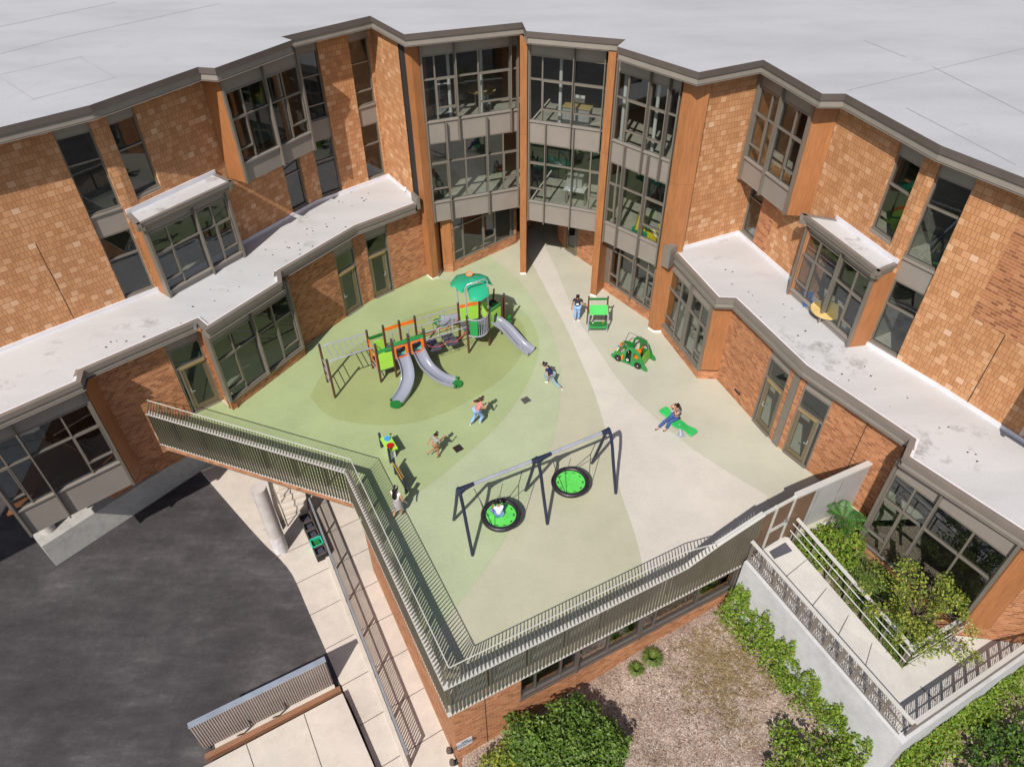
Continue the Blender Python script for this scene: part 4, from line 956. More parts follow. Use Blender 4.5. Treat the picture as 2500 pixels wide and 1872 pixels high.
def v3(p, z): return Vector((p[0], p[1], z))
def tubes(name, lst, r, mat, parent, n=8):
    m = MB()
    for t in lst: m.tube(t, r, n)
    return m.build(name, mat, parent, smooth=True)
def lerp(a, b, t): return (a[0]+(b[0]-a[0])*t, a[1]+(b[1]-a[1])*t)
# monkey ladder
def bent(a, b, z, up): return [v3(a, z), v3(lerp(a, b, 0.09), z+up), v3(lerp(a, b, 0.91), z+up), v3(b, z)]
tubes('ladder_rail', [bent(A_, c_, 1.78, 0.10), bent(B_, d_, 1.78, 0.10)], 0.026, M['tube'], ps)
tubes('ladder_rungs', [[v3(lerp(A_, c_, t), 1.88), v3(lerp(B_, d_, t), 1.88)] for t in (0.13, 0.25, 0.37, 0.50, 0.62, 0.74, 0.86)], 0.018, M['tube'], ps)
tubes('side_rungs', [[v3(A_, z), v3(B_, z)] for z in (0.45, 0.85, 1.25)]+[[v3(c_, .35), v3(d_, .35)], [v3(c_, .7), v3(d_, .7)]], 0.018, M['tube'], ps)
def board(a, b, z0, z1, mat, name='board', th=0.03, t0=0.08, t1=0.92, holes=(), off=0.0):
    g = Seg(a, b); w = g.L
    o = g.pt(w*t0, off); return plate([(0, z0), (w*(t1-t0), z0), (w*(t1-t0), z1), (0, z1)], holes, th, M[mat], name, ps, (o.x, o.y, 0), (g.d.x, g.d.y, 0), (0, 0, 1))
def platform(poly, z):
    m = MB(); m.prism(poly, z-0.06, z); return m.build('platform', M['deckgrey'], ps, bevel=0.01)
platform([d_, h_, e_, c_], 0.62); platform([h_, i_, f_, e_], 0.95); platform([i_, j_, g_, f_], 0.95); platform([l_, o_, p_, n_, k_], 0.98)
board(c_, e_, 1.50, 1.64, 'dgreen'); board(c_, e_, 0.55, 1.35, 'lime', t0=0.3); board(d_, h_, 1.50, 1.64, 'green'); board(d_, h_, 0.62, 1.42, 'lime')
# orange climbing sides of the first tower
for t0, t1 in ((0.04, 0.30), (0.70, 0.96)):
    g = Seg(c_, d_); o = g.pt(g.L*t0, 0); w = g.L*(t1-t0)
    ol = [(0, 0.45), (w, 0.62), (w, 1.35), (w*.5, 1.5), (0, 1.62)] if t0 < .5 else [(0, 0.62), (w, 0.45), (w, 1.62), (w*.5, 1.5), (0, 1.35)]
    plate(ol, [], 0.03, M['orange'], 'climbing_side', ps, (o.x, o.y, 0), (g.d.x, g.d.y, 0), (0, 0, 1))
board(h_, i_, 1.62, 1.78, 'green'); board(i_, j_, 1.62, 1.78, 'green')
for a, b in ((e_, f_), (f_, g_)): board(a, b, 1.70, 1.84, 'orange')
board(h_, i_, 0.95, 1.55, 'orange', 'slide_frame', holes=[rrect(0.07, 0.98, 0.46, 1.48, 0.06)]); board(i_, j_, 0.95, 1.55, 'orange', 'slide_frame', holes=[rrect(0.07, 0.98, 0.46, 1.48, 0.06)])
tubes('guard_rails', [[v3(e_, 1.5), v3(f_, 1.5)], [v3(f_, 1.5), v3(g_, 1.5)], [v3(lerp(e_, f_, .5), 1.5), v3(lerp(e_, f_, .5), .95)], [v3(lerp(f_, g_, .5), 1.5), v3(lerp(f_, g_, .5), .95)]], 0.018, M['tube'], ps)
hx = lerp(e_, f_, .3); tubes('grab_hoop', [[v3(lerp(h_, e_, .3), 1.0), v3(lerp(h_, e_, .3), 1.28), v3(lerp(i_, f_, .3), 1.28), v3(lerp(i_, f_, .3), 1.0)]], 0.016, M['tube'], ps)
def slide(pts, w=0.23, rim=0.15, tip=True, name='slide', endc='green', hood=True):
    ctr = [Vector(p) for p in pts]; # smooth
    for _ in range(2):
        q = [ctr[0]]
        for a, b in zip(ctr, ctr[1:]): q += [a*.75+b*.25, a*.25+b*.75]
        ctr = q+[ctr[-1]]
    prof = [(-w-0.035, rim-0.05), (-w-0.03, rim), (-w, rim), (-w+0.015, 0.05), (-w+0.07, 0.0), (0, -0.012), (w-0.07, 0.0), (w-0.015, 0.05), (w, rim), (w+0.03, rim), (w+0.035, rim-0.05), (w+0.01, -0.03), (0, -0.05), (-w-0.01, -0.03)]
    def part(i0, i1, nm, mat, grow=0):
        m = MB(); rings = []
        for i in range(i0, i1+1):
            t = (ctr[min(i+1, len(ctr)-1)]-ctr[max(i-1, 0)]); th = Vector((t.x, t.y, 0)).normalized(); x = Vector((th.y, -th.x, 0)); up = x.cross(t.normalized())
            if up.z < 0: up = -up
            rings.append([ctr[i]+x*(a*(1+grow))+up*(b+grow*.3*(1 if b > .05 else -1)*.2) for a, b in prof])
        b0 = len(m.v); n = len(prof)
        for rg in rings: m.v += [tuple(p) for p in rg]
        for r in range(len(rings)-1):
            for q in range(n): m.f.append([b0+r*n+q, b0+r*n+(q+1) % n, b0+(r+1)*n+(q+1) % n, b0+(r+1)*n+q]); m.uv.append([(0, 0)]*4)
        m.f.append([b0+q for q in range(n)]); m.uv.append([(0, 0)]*n); m.f.append([b0+(len(rings)-1)*n+q for q in range(n)][::-1]); m.uv.append([(0, 0)]*n)
        return m.build(nm, mat, root or ps, smooth=True)
    root = None; N_ = len(ctr)-1; a = max(1, int(N_*0.10)); b = N_-max(2, int(N_*0.14))
    if tip:
        root = part(a, b, name, M['slide']); part(0, a, 'slide_entry', M['canopy'], 0.04); part(b, N_, 'slide_foot', M['dgreen' if endc == 'green' else 'slide'], 0.04)
        e = ctr[-1]; m = MB(); m.disc((e.x, e.y, max(0.05, e.z-0.0)), (0, 0, 1), w*1.02, 0.03, 18); m.build('slide_lip', M['dgreen'], root)
        t = ctr[b]; m = MB(); m.tube([(t.x, t.y, 0), (t.x, t.y, t.z-0.03)], 0.03, 8); m.build('slide_leg', M['tube'], root)
    else: root = part(0, N_, name, M['slide'])
    return root
slide([(-4.60, 22.25, 0.97), (-4.42, 21.9, 0.92), (-4.25, 21.5, 0.66), (-4.2, 21.15, 0.42), (-4.32, 20.75, 0.22), (-4.52, 20.38, 0.12), (-4.62, 20.2, 0.10)])
slide([(-4.0, 22.55, 0.97), (-3.78, 22.15, 0.92), (-3.62, 21.85, 0.72), (-3.35, 21.6, 0.50), (-2.95, 21.42, 0.26), (-2.55, 21.35, 0.14), (-2.33, 21.33, 0.11)])
slide([(-0.95, 24.25, 0.99), (-0.68, 24.12, 0.97), (-0.40, 24.0, 0.80), (-0.02, 23.72, 0.48), (0.33, 23.45, 0.20), (0.68, 23.2, 0.12)], tip=False)
slide([(-1.75, 24.45, 1.0), (-2.1, 24.75, 0.85), (-2.55, 25.0, 0.5), (-3.05, 25.2, 0.22), (-3.35, 25.28, 0.14)])
# rope bridge
tubes('bridge_rails', [[v3(g_, 1.80), v3(k_, 1.80)], [v3(g_, 1.42), v3(k_, 1.42)], [v3(j_, 1.80), v3(l_, 1.80)], [v3(j_, 1.42), v3(l_, 1.42)]]+[[v3(lerp(a, b, t), 1.42), v3(lerp(a, b, t), 1.80)] for a, b in ((g_, k_), (j_, l_)) for t in (0.33, 0.66)], 0.022, M['tube'], ps)
for t in (0.26, 0.66):
    a, b = lerp(g_, k_, t-.13), lerp(g_, k_, t+.13); c, d = lerp(j_, l_, t+.13), lerp(j_, l_, t-.13)
    poly = [lerp(a, d, .12), lerp(b, c, .12), lerp(b, c, .88), lerp(a, d, .88)]; m = MB(); m.prism(poly, 0.60, 0.66); m.build('bridge_pad', M['deckgrey'], ps, bevel=0.02)
ml = []
for a, b in ((g_, k_), (j_, l_)):
    for t in (0.13, 0.39, 0.53, 0.79): ml.append([v3(lerp(a, b, t), 1.42), v3(lerp(a, b, t), 0.64)])
    ml.append([v3(a, 0.9), v3(lerp(a, b, .13), .64), v3(lerp(a, b, .5), .56), v3(lerp(a, b, .8), .64), v3(b, 0.9)])
for z in (0.48, 0.54, 0.6): ml.append([v3(lerp(g_, k_, .2+z*.1), z), v3(lerp(j_, l_, .2+z*.1), z)]); ml.append([v3(lerp(g_, k_, .6+z*.1), z), v3(lerp(j_, l_, .6+z*.1), z)])
tubes('bridge_ropes', ml, 0.009, M['rope'], ps, 5)
tubes('red_ropes', [[v3(a, 1.25), v3(lerp(a, b, .12), 1.0), v3(lerp(a, b, .3), 0.85), v3(lerp(a, b, .5), 0.98), v3(lerp(a, b, .7), 0.84), v3(lerp(a, b, .9), 1.05), v3(b, 1.25)] for a, b in ((g_, k_), (j_, l_))], 0.012, M['rope_r'], ps, 6)
# tower with balcony, boards, canopy
g = Seg(l_, o_); arc = [g.pt(g.L*t, 0.34*math.sin(math.pi*t)**0.8 if 0 < t < 1 else 0) for t in (0, .15, .3, .45, .6, .75, .9, 1)]
tubes('balcony_rails', [[(p.x, p.y, z) for p in arc] for z in (1.80, 0.96)], 0.026, M['tube'], ps)
tubes('balcony_bars', [[(p.x, p.y, 0.96), (p.x, p.y, 1.80)] for p in [g.pt(g.L*t, 0.34*math.sin(math.pi*t)**0.8) for t in (.38, .47, .56, .65, .74, .83, .91)]], 0.012, M['tube'], ps)
pa, pb = g.pt(g.L*.06, .10), g.pt(g.L*.33, .29); gg = Seg(pa, pb); plate([(0, 1.0), (gg.L, 1.0), (gg.L, 1.74), (0, 1.74)], [], 0.02, M['green'], 'balcony_panel', ps, (pa.x, pa.y, 0), (gg.d.x, gg.d.y, 0), (0, 0, 1))
m = MB(); m.prism([l_, *[(p.x, p.y) for p in arc[1:-1]], o_], 0.92, 0.97); m.build('platform', M['deckgrey'], ps)
board(k_, n_, 0.9, 1.66, 'lime'); board(k_, n_, 1.70, 1.84, 'orange'); board(n_, q_, 0.9, 1.75, 'lime', t0=.1, t1=.32); board(n_, q_, 0.9, 1.6, 'dgreen', t0=.5, t1=.95)
board(o_, p_, 0.85, 1.60, 'lime', holes=[[(0.28, 0.98), (0.55, 0.98), (0.58, 1.2), (0.5, 1.42), (0.28, 1.36)]]); board(o_, p_, 1.68, 1.80, 'green'); board(l_, o_, 0.95, 1.7, 'orange', t0=.93, t1=.99)
tubes('canopy_hoops', [[v3(l_, 2.0), v3(l_, 3.32), v3(lerp(l_, o_, .10), 3.46), v3(lerp(l_, o_, .9), 3.46), v3(o_, 3.32), v3(o_, 2.0)], [v3(k_, 2.0), v3(k_, 2.85), v3(lerp(k_, n_, .1), 2.93), v3(lerp(k_, n_, .9), 2.93), v3(n_, 2.85), v3(n_, 2.0)]], 0.03, M['tube'], ps)
def canopy(outl, zf, holes=()):
    n = len(outl); c = sum((Vector(p) for p in outl), Vector((0, 0)))/n
    m = MB(); up = []; 
    rings = [[c+(Vector(p)-c)*s for p in outl] for s in (1.0, 0.93, 0.6, 0.25)]
    hs = [-0.07, 0.0, 0.04, 0.07]
    b0 = 0
    for rg, hh in zip(rings, hs): m.v += [(p.x, p.y, zf(p)+hh) for p in rg]
    for r in range(3):
        for i in range(n): m.f.append([r*n+i, r*n+(i+1) % n, (r+1)*n+(i+1) % n, (r+1)*n+i]); m.uv.append([(0, 0)]*4)
    m.f.append([3*n+i for i in range(n)]); m.uv.append([(0, 0)]*n); m.f.append([i for i in range(n)][::-1]); m.uv.append([(0, 0)]*n)
    o = m.build('canopy', M['canopy'], ps, smooth=True)
gr_ = Seg(l_, o_)
zroof = lambda p: 3.18-0.30*max(0, (p-gr_.pt(0, -0.45)).dot(gr_.n)) - 0.22*max(0, -(p-gr_.pt(0, -0.45)).dot(gr_.n))
k5 = 5.088; o5 = (1080, 640)
canopy([Zp(o5, k5, x, y, 3.05).xy for x, y in ((300, 320), (400, 285), (560, 262), (572, 300), (582, 370), (480, 428), (400, 442), (340, 440))], zroof)
canopy([Zp(o5, k5, x, y, 3.05).xy for x, y in ((92, 240), (125, 190), (165, 125), (300, 108), (480, 145), (570, 200), (632, 278), (560, 262), (420, 262), (300, 320), (285, 355), (235, 382), (180, 350), (155, 318), (112, 318))], zroof)
tubes('canopy_ring', [[Zp(o5, k5, 333+44*math.cos(a), 148+26*math.sin(a), 3.22) for a in [2*math.pi*i/16 for i in range(17)]]], 0.02, M['orange'], ps)
m = MB(); q = Zp(o5, k5, 333, 148, 3.2); m.disc(q, (0, 0, 1), 0.145, 0.01, 18); m.build('canopy_opening', M['d_a'], ps)
m = MB(); m.disc((-0.92, 24.98, 1.35), (0.3, -0.8, 0.5), 0.17, 0.12, 16); m.tube([(-0.92, 25.0, 1.4), (-0.86, 25.2, 1.95)], 0.035, 8); m.build('spinner', M['metal_black'], ps, smooth=True)
for z_, r_ in ((.35, .13), (.6, .10)): m = MB(); m.disc((-0.25, 25.0, z_), (0, 0, 1), r_, 0.10, 12); m.build('stepping_pod', M['dgreen'], ps)

# --- basket swing frame
sw = empty('swing_frame', (0.7, 15.3, 0), 'dark blue swing frame with three bent A-legs and a long grey beam', 'swing frame')
FA = [Vector((-2.07, 14.80)), Vector((0.34, 16.01)), Vector((2.73, 17.23))]; FB = [Vector((-1.39, 13.42)), Vector((1.04, 14.61)), Vector((3.44, 15.87))]
ap = [(a+b)/2 for a, b in zip(FA, FB)]
for a, b, t in zip(FA, FB, ap):
    u = (b-t); m = MB()
    m.tube([(b.x, b.y, 0), *[((t+u*k).x, (t+u*k).y, z) for k, z in ((0.52, 1.35), (0.36, 1.85), (0.24, 2.12), (0.10, 2.36), (-0.03, 2.47))]], 0.055, 10)
    m.tube([(a.x, a.y, 0), *[((t-u*k).x, (t-u*k).y, z) for k, z in ((0.50, 1.3), (0.28, 1.95), (0.14, 2.35), (0.05, 2.47))]], 0.055, 10)
    o = m.build('leg_frame', M['navy'], sw, smooth=True)
dd = (ap[2]-ap[0]).normalized()
for i, t in enumerate(ap):
    m = MB()
    if i < 2: q = t+dd*0.50; m.tube([(t.x, t.y, 2.36), ((t+dd*.2).x, (t+dd*.2).y, 2.42), (q.x, q.y, 2.45)], [0.13, 0.085, 0.062], 10)
    if i > 0: q = t-dd*(0.30 if i == 2 else 0.22); m.tube([(t.x, t.y, 2.40), (q.x, q.y, 2.45)], [0.12, 0.062], 10)
    m.build('beam_bracket', M['navy'], sw, smooth=True)
m = MB(); m.tube([(*(ap[0]+dd*.5), 2.45), (*(ap[1]-dd*.15), 2.45)], 0.052, 12); m.build('beam', M['tube'], sw, smooth=True)
m = MB(); m.tube([(*(ap[1]+dd*.5), 2.45), (*(ap[2]-dd*.2), 2.45)], 0.052, 12); m.build('beam', M['tube'], sw, smooth=True)
def basket(c, h1, h2, label):
    r = empty('basket_swing', (c[0], c[1], 0.45), label, 'swing', 'basket swings'); z = 0.46; R_ = 0.58
    m = MB(); m.tube([(c[0]+R_*math.cos(a), c[1]+R_*math.sin(a), z) for a in [2*math.pi*i/40 for i in range(41)]], 0.088, 12, caps=False); m.build('tyre', plain('tyre_black', (0.018, 0.013, 0.02), 0.45, coat=0.1), r, smooth=True)
    holes = []
    for i in range(10): a = 2*math.pi*i/10; holes.append([(0.42*math.cos(a+da)*k/0.42*1.0, 0.42*math.sin(a+da)*k/.42) for da, k in ((-0.13, .40), (0.13, .40), (0.13, .45), (-0.13, .45))])
    for i in range(6): a = 2*math.pi*i/6; holes.append(circ(0.11*math.cos(a), 0.11*math.sin(a), 0.020, 6))
    for i in range(10): a = 2*math.pi*i/10+.3; holes.append(circ(0.22*math.cos(a), 0.22*math.sin(a), 0.020, 6))
    plate(circ(0, 0, 0.53, 40), holes, 0.03, plain('basket_green', (0.10, 0.56, 0.09), 0.45), 'seat_disc', r, (c[0], c[1], z-0.01), (1, 0, 0), (0, 1, 0))
    ln = []
    d = (Vector(h2)-Vector(h1)).normalized(); nrm = Vector((d.y, -d.x)); cc = Vector(c)
    for hh, s in ((h1, -1), (h2, 1)):
        H = Vector((hh[0], hh[1], 2.42)); base = cc+d*s*0.40
        sp = Vector((H.x, H.y, 0)).lerp(Vector((base.x, base.y, 0)), 0.35); sp.z = 1.75
        ln.append([H, sp])
        for t in (-1, 1): q = cc+d*s*0.44+nrm*t*0.44; ln.append([sp, Vector((q.x, q.y, z+.05))])
    tubes('ropes', ln, 0.012, M['rope'], r, 6)
    return r
basket((-0.49, 14.71-0.06), (-1.27, 14.16), (0.21, 14.87), 'round green basket swing with black tyre rim carrying the seated child')
basket((1.87, 16.0), (1.17, 15.3), (2.63, 16.09), 'empty round green basket swing with black tyre rim nearer the building')

# --- play market stall
stl = empty('play_stall', (3.57, 24.9, 0), 'green play stall with scalloped awning and curved counter', 'play stall')
X0, X1 = 3.16, 3.98
for x in (X0, X1):
    m = MB(); m.tube([(x, 24.66, 0), (x+0.02, 24.72, 0.95)], 0.035, 8); m.build('front_post', M['tube'], stl, smooth=True)
    m = MB(); m.tube([(x+0.02, 25.25, 0), (x+0.02, 25.25, 1.48)], 0.035, 8); m.build('rear_post', M['post'], stl, smooth=True)
    m = MB(); m.tube([(x+0.02, 24.7, 0.92), (x+0.02, 25.25, 1.25)], 0.022, 8); m.build('side_bar', M['post'], stl, smooth=True)
sc_ = [(0, 0)]+[(0.0, 0.62)]+[(0.80, 0.62)]+[(0.80, 0)]
w = 0.80; edge_ = [(w*i/24, -0.035*abs(math.sin(math.pi*i/4))) for i in range(24, -1, -1)]
plate([(0, 0.42), (w, 0.42)]+edge_, [circ(0.12, 0.05, 0.02, 8), circ(0.66, 0.05, 0.02, 8)], 0.02, plain('awning_green', (0.05, 0.44, 0.08), 0.4, 0, 0.05), 'awning', stl, (X0+0.03, 24.70, 0.93), (1, 0, 0), (0, 0.80, 0.58))
m = MB(); m.box(((X0+X1)/2+.02, 25.25, 1.34), (0.80, 0.05, 0.09)); m.build('top_rail', M['dgreen'], stl)
cv = [(0.0, 0.17), (w, 0.17)]+[(w-w*i/12, -0.02-0.07*math.sin(math.pi*i/12)) for i in range(13)]
plate(cv, [], 0.03, M['dgreen'], 'counter', stl, (X0+0.02, 24.62, 0.47), (1, 0, 0), (0, 1, 0)); plate([(x, y) for x, y in ((0, 0), (w, 0), (w, .16), (w*.5, .10), (0, .16))], [], 0.02, M['green'], 'counter_front', stl, (X0+0.02, 24.56, 0.28), (1, 0, 0), (0, 0, 1))
m = MB(); m.disc((X0+0.2, 24.68, 0.50), (0, 0, 1), 0.035, 0.01); m.build('white_knob', M['white'], stl); m = MB(); m.disc((X0+0.63, 24.68, 0.50), (0, 0, 1), 0.035, 0.01); m.build('orange_knob', M['orange'], stl)
m = MB(); m.box((X0-0.03, 24.95, 0.7), (0.03, 0.12, 0.45)); m.build('side_panel', M['dgreen'], stl)

# --- play car
pc = empty('play_car', (4.9, 22.8, 0), 'green play car with orange seats, black wheels and steel roof hoops', 'play car')
w0, w1 = Vector((4.27, 22.78)), Vector((5.03, 22.28)); du = (w1-w0).normalized(); dn = Vector((-du.y, du.x))
# offset to the far side panel
base = w0; carW = 0.80
def cp(u, off): q = base+du*u+dn*off; return q
out = [(-0.24, 0.06), (-0.33, 0.14), (-0.32, 0.24), (-0.24, 0.28), (-0.18, 0.44), (0.02, 0.50), (0.22, 0.50), (0.26, 0.72), (0.38, 0.92), (0.56, 0.97), (0.74, 0.92), (0.92, 0.76), (1.05, 0.52), (1.12, 0.34), (1.26, 0.22), (1.33, 0.08), (1.27, 0.0), (1.16, 0.02), (1.05, 0.06), (0.70, 0.03), (0.62, -0.0+0.02), (0.55, 0.05), (0.2, 0.04)]
win = [[(0.30, 0.12), (0.56, 0.12), (0.56, 0.74), (0.50, 0.80), (0.42, 0.80), (0.34, 0.68)], [(0.66, 0.46), (0.90, 0.44), (0.86, 0.62), (0.72, 0.72), (0.66, 0.70)]]
for off in (0.0, carW):
    q = cp(0, off); sd = plate(out, win, 0.035, M['dgreen'] if off else plain('car_green', (0.02, 0.21, 0.05), 0.35, 0, 0.08), 'side_panel', pc, (q.x, q.y, 0), (du.x, du.y, 0), (0, 0, 1))
    for u in (0.0, 0.90):
        m = MB(); s = -0.035 if off == 0 else 0.035; q = cp(u, off+s); m.disc((q.x, q.y, 0.17), (dn.x, dn.y, 0), 0.155, 0.04, 24); wh = m.build('wheel', M['metal_black'], pc, smooth=True)
        m = MB(); q = cp(u, off+s*1.7); m.disc((q.x, q.y, 0.17), (dn.x, dn.y, 0), 0.022, 0.02, 8); m.build('hub', M['white'], wh)
q = cp(-0.18, 0.02); fl_pts = [(0, 0.12), (carW-.04, 0.12), (carW-.04, 0.50), (carW-.3, 0.62), (0.25, 0.62), (0, 0.50)]
plate(fl_pts, [circ(0.2, 0.5, 0.03, 8), circ(0.56, 0.5, 0.03, 8)], 0.03, M['lime'], 'front_panel', pc, (q.x, q.y, 0), (dn.x, dn.y, 0), (0.15, -0.1, 1))
q = cp(1.06, 0.02); plate([(0, 0.10), *[(carW*i/12, 0.10+0.03*(i % 2)) for i in range(1, 12)], (carW-.04, 0.10), (carW-.04, 0.48), (0.6, 0.58), (0.18, 0.58), (0, 0.48)], [], 0.03, plain('rear_lime', (0.17, 0.42, 0.04), 0.4), 'rear_panel', pc, (q.x, q.y, 0), (dn.x, dn.y, 0), (-0.1, 0.05, 1))
for u, o_f in ((0.62, 0.22), (0.55, 0.58)):
    q = cp(u+.05, o_f); m = MB(); m.box((q.x, q.y, 0.36), (0.24, 0.24, 0.04), math.atan2(du.y, du.x)); m.build('seat', M['orange'], pc, bevel=0.01)
    m = MB(); q = cp(u+0.20, o_f); m.box((q.x, q.y, 0.50), (0.03, 0.24, 0.26), math.atan2(du.y, du.x)); m.build('seat_back', M['orange'], pc, bevel=0.01)
q = cp(0.18, 0.0); m = MB(); m.box((q.x, q.y, 0.30), (0.07, 0.09, 0.28), math.atan2(du.y, du.x)); m.build('door_pad', M['orange'], pc, bevel=.01)
m = MB(); q = cp(0.45, carW/2); m.box((q.x, q.y, 0.14), (0.75, carW-.05, 0.03), math.atan2(du.y, du.x)); m.build('floor_board', M['metal_black'], pc)
q = [cp(u, 0.24) for u in (-0.05, 0.04)]
tubes('steering_wheel', [[(q[0].x+dn.x*.11*math.cos(a), q[0].y+dn.y*.11*math.cos(a), 0.66+.10*math.sin(a)) for a in [2*math.pi*i/14 for i in range(15)]]], 0.016, M['orange'], pc); 
q = cp(-0.1, 0.14); m = MB(); m.disc((q.x, q.y, 0.64), (0, 0, 1), 0.045, 0.05, 10); m.build('blue_knob', plain('blue_plastic', (0.05, 0.16, 0.6), 0.35), pc)
q = cp(0.42, -0.03); tubes('white_dial', [[(q.x+du.x*.045*math.cos(a), q.y+du.y*.045*math.cos(a), 0.26+.045*math.sin(a)) for a in [2*math.pi*i/12 for i in range(13)]]], 0.014, M['white'], pc)
for o_f, u0, u1, zt in ((carW-0.12, -0.1, 1.02, 1.08), (0.12, -0.02, 0.38, 0.92)):
    a, b, c, d = cp(u0, o_f), cp(u0+0.16, o_f), cp(u1-0.12, o_f), cp(u1, o_f)
    tubes('roof_hoop', [[(a.x, a.y, 0.42), (b.x, b.y, zt-0.04), (cp(u0+.24, o_f).x, cp(u0+.24, o_f).y, zt), (c.x, c.y, zt-.08), (d.x, d.y, 0.5)]], 0.018, M['chrome'], pc)

# --- rocking board, drum table, sound panel, floor drains
rk = empty('rocking_board', (6.1, 18.8, 0), 'wavy green rocking board on a grey foot', 'rocker')
a, b = Vector((5.55, 19.52)), Vector((6.52, 18.22)); g = Seg(a, b); m = MB(); n = 14
top, bot = [], []
for i in range(n+1):
    t = i/n; w_ = 0.19*(0.75 if i in (0, n) else 1) + 0.04*math.cos(4*math.pi*t); z = 0.40+0.07*math.cos(2.2*math.pi*t); p, q = g.pt(t*g.L, w_), g.pt(t*g.L, -w_)
    top.append(((p.x, p.y, z), (q.x, q.y, z))); bot.append(((p.x, p.y, z-.06), (q.x, q.y, z-.06)))
for i in range(n):
    m.quad([top[i][0], top[i+1][0], top[i+1][1], top[i][1]]); m.quad([bot[i][0], bot[i][1], bot[i+1][1], bot[i+1][0]])
    m.quad([top[i][0], bot[i][0], bot[i+1][0], top[i+1][0]]); m.quad([top[i][1], top[i+1][1], bot[i+1][1], bot[i][1]])
m.quad([top[0][0], top[0][1], bot[0][1], bot[0][0]]); m.quad([top[n][0], bot[n][0], bot[n][1], top[n][1]])
m.build('board', M['leafgreen'], rk, smooth=True, bevel=0.012)
m = MB(); m.tube([(6.16, 18.56, 0), (6.08, 18.8, 0.33)], 0.07, 10); m.disc((6.16, 18.56, 0.012), (0, 0, 1), 0.14, 0.024, 14); m.tube([(5.85, 19.05, 0), (5.9, 19.0, 0.33)], 0.05, 8); m.build('foot', M['tube'], rk, smooth=True)
dt = empty('drum_table', (-4.68, 17.65, 0), 'lime drum table with blue and red drums between two dark posts', 'play panel')
a, b = Vector((-4.48, 17.31)), Vector((-4.90, 18.05)); g = Seg(a, b)
for s in (0, g.L): p = g.pt(s); m = MB(); m.tube([(p.x, p.y, 0), (p.x, p.y, 0.75)], 0.045, 12); m.build('post', M['navy'], dt, smooth=True)
m = MB(); m.sbox(g, 0.04, g.L-.04, 0.50, 0.54, -0.02, 0.36); m.build('table_top', M['lime'], dt, bevel=0.01)
m = MB(); m.sbox(g, 0.12, g.L-.12, 0.05, 0.5, 0.08, 0.26); m.build('drum_body', M['white'], dt)
p = g.pt(g.L*.30, 0.16); m = MB(); m.disc((p.x, p.y, 0.57), (0, 0, 1), 0.125, 0.06, 24); m.build('red_drum', plain('drum_red', (0.42, 0.01, 0.015), 0.35), dt, smooth=True)
p = g.pt(g.L*.75, 0.20); m = MB(); m.disc((p.x, p.y, 0.57), (0, 0, 1), 0.11, 0.06, 24); m.build('blue_drum', plain('drum_blue', (0.06, 0.28, 0.72), 0.35), dt, smooth=True)
xp = empty('sound_panel', (-4.0, 16.35, 0), 'dark sound panel with yellow rods beside the fence shadow', 'play panel')
a, b = Vector((-3.77, 15.93)), Vector((-4.23, 16.78)); g = Seg(a, b)
for s in (0, g.L): p = g.pt(s); m = MB(); m.tube([(p.x, p.y, 0), (p.x, p.y, 0.78)], 0.048, 12); m.build('post', M['navy'], xp, smooth=True)
m = MB(); m.sbox(g, 0.06, g.L-.06, 0.18, 0.66, -0.02, 0.02); m.build('panel', M['metal_black'], xp)
m = MB(); yl = plain('yellow_rod', (0.72, 0.36, 0.03), 0.4)
for o, z in ((0.05, 0.64), (-0.05, 0.68), (0.06, 0.22)): p, q = g.pt(0.06, o), g.pt(g.L-.06, o); m.tube([(p.x, p.y, z), (q.x, q.y, z)], 0.012, 6)
m.build('yellow_rods', yl, xp)
m = MB()
for i in range(8): p = g.pt(0.12+i*(g.L-.24)/7, 0.0); m.disc((p.x, p.y, 0.70), (0, 0, 1), 0.02, 0.03, 8)
m.build('bolts', M['chrome'], xp)
dm = plain('drain_iron', (0.035, 0.022, 0.022), 0.6, 0.3, 0.3, 20)
def drain(pts, label, mat):
    ctr = [p for p in pts]; m = MB(); m.prism(ctr, 0.021, 0.028); o = m.build('floor_drain', mat); tag(o, label, 'drain', 'floor drains')
    g = Seg(ctr[0], ctr[1]); g2 = Seg(ctr[1], ctr[2]); mm = MB()
    for t in (0.2, 0.4, 0.6, 0.8):
        a = Vector(ctr[0]).lerp(Vector(ctr[1]), t); b = Vector(ctr[3]).lerp(Vector(ctr[2]), t); s = Seg(a.lerp(b, .1), a.lerp(b, .9)); mm.sbox(s, 0, s.L, 0.028, 0.031, -0.01, 0.01)
    mm.build('grate_bars', M['metal_black'], o)
drain([Zp((900, 1040), 8.848, x, y, .02).xy for x, y in ((1805, 465), (1960, 385), (2060, 495), (1900, 580))], 'dark square floor drain beside the running child in grey shirt', dm)
drain([Zp((600, 900), 3.16, x, y, .02).xy for x, y in ((2118, 236), (2170, 212), (2205, 246), (2150, 274))], 'grey speckled square floor drain near the navy-shirted crouching child', plain('drain_grey', (0.12, 0.11, 0.10), 0.7, 0.2, 0.5, 30))
# vents and small things on the walls
vt = MB(); gg = Seg((8.11, 21.61), (9.50, 18.08)); s_ = gg.at(P(1800, 961, 0.45)); vt.sbox(gg, s_-0.25, s_+0.1, 0.42, 0.5, 0.001, 0.03); tag(vt.build('wall_vent', M['metal_black']), 'short black wall vent low on the right brick wall', 'vent')
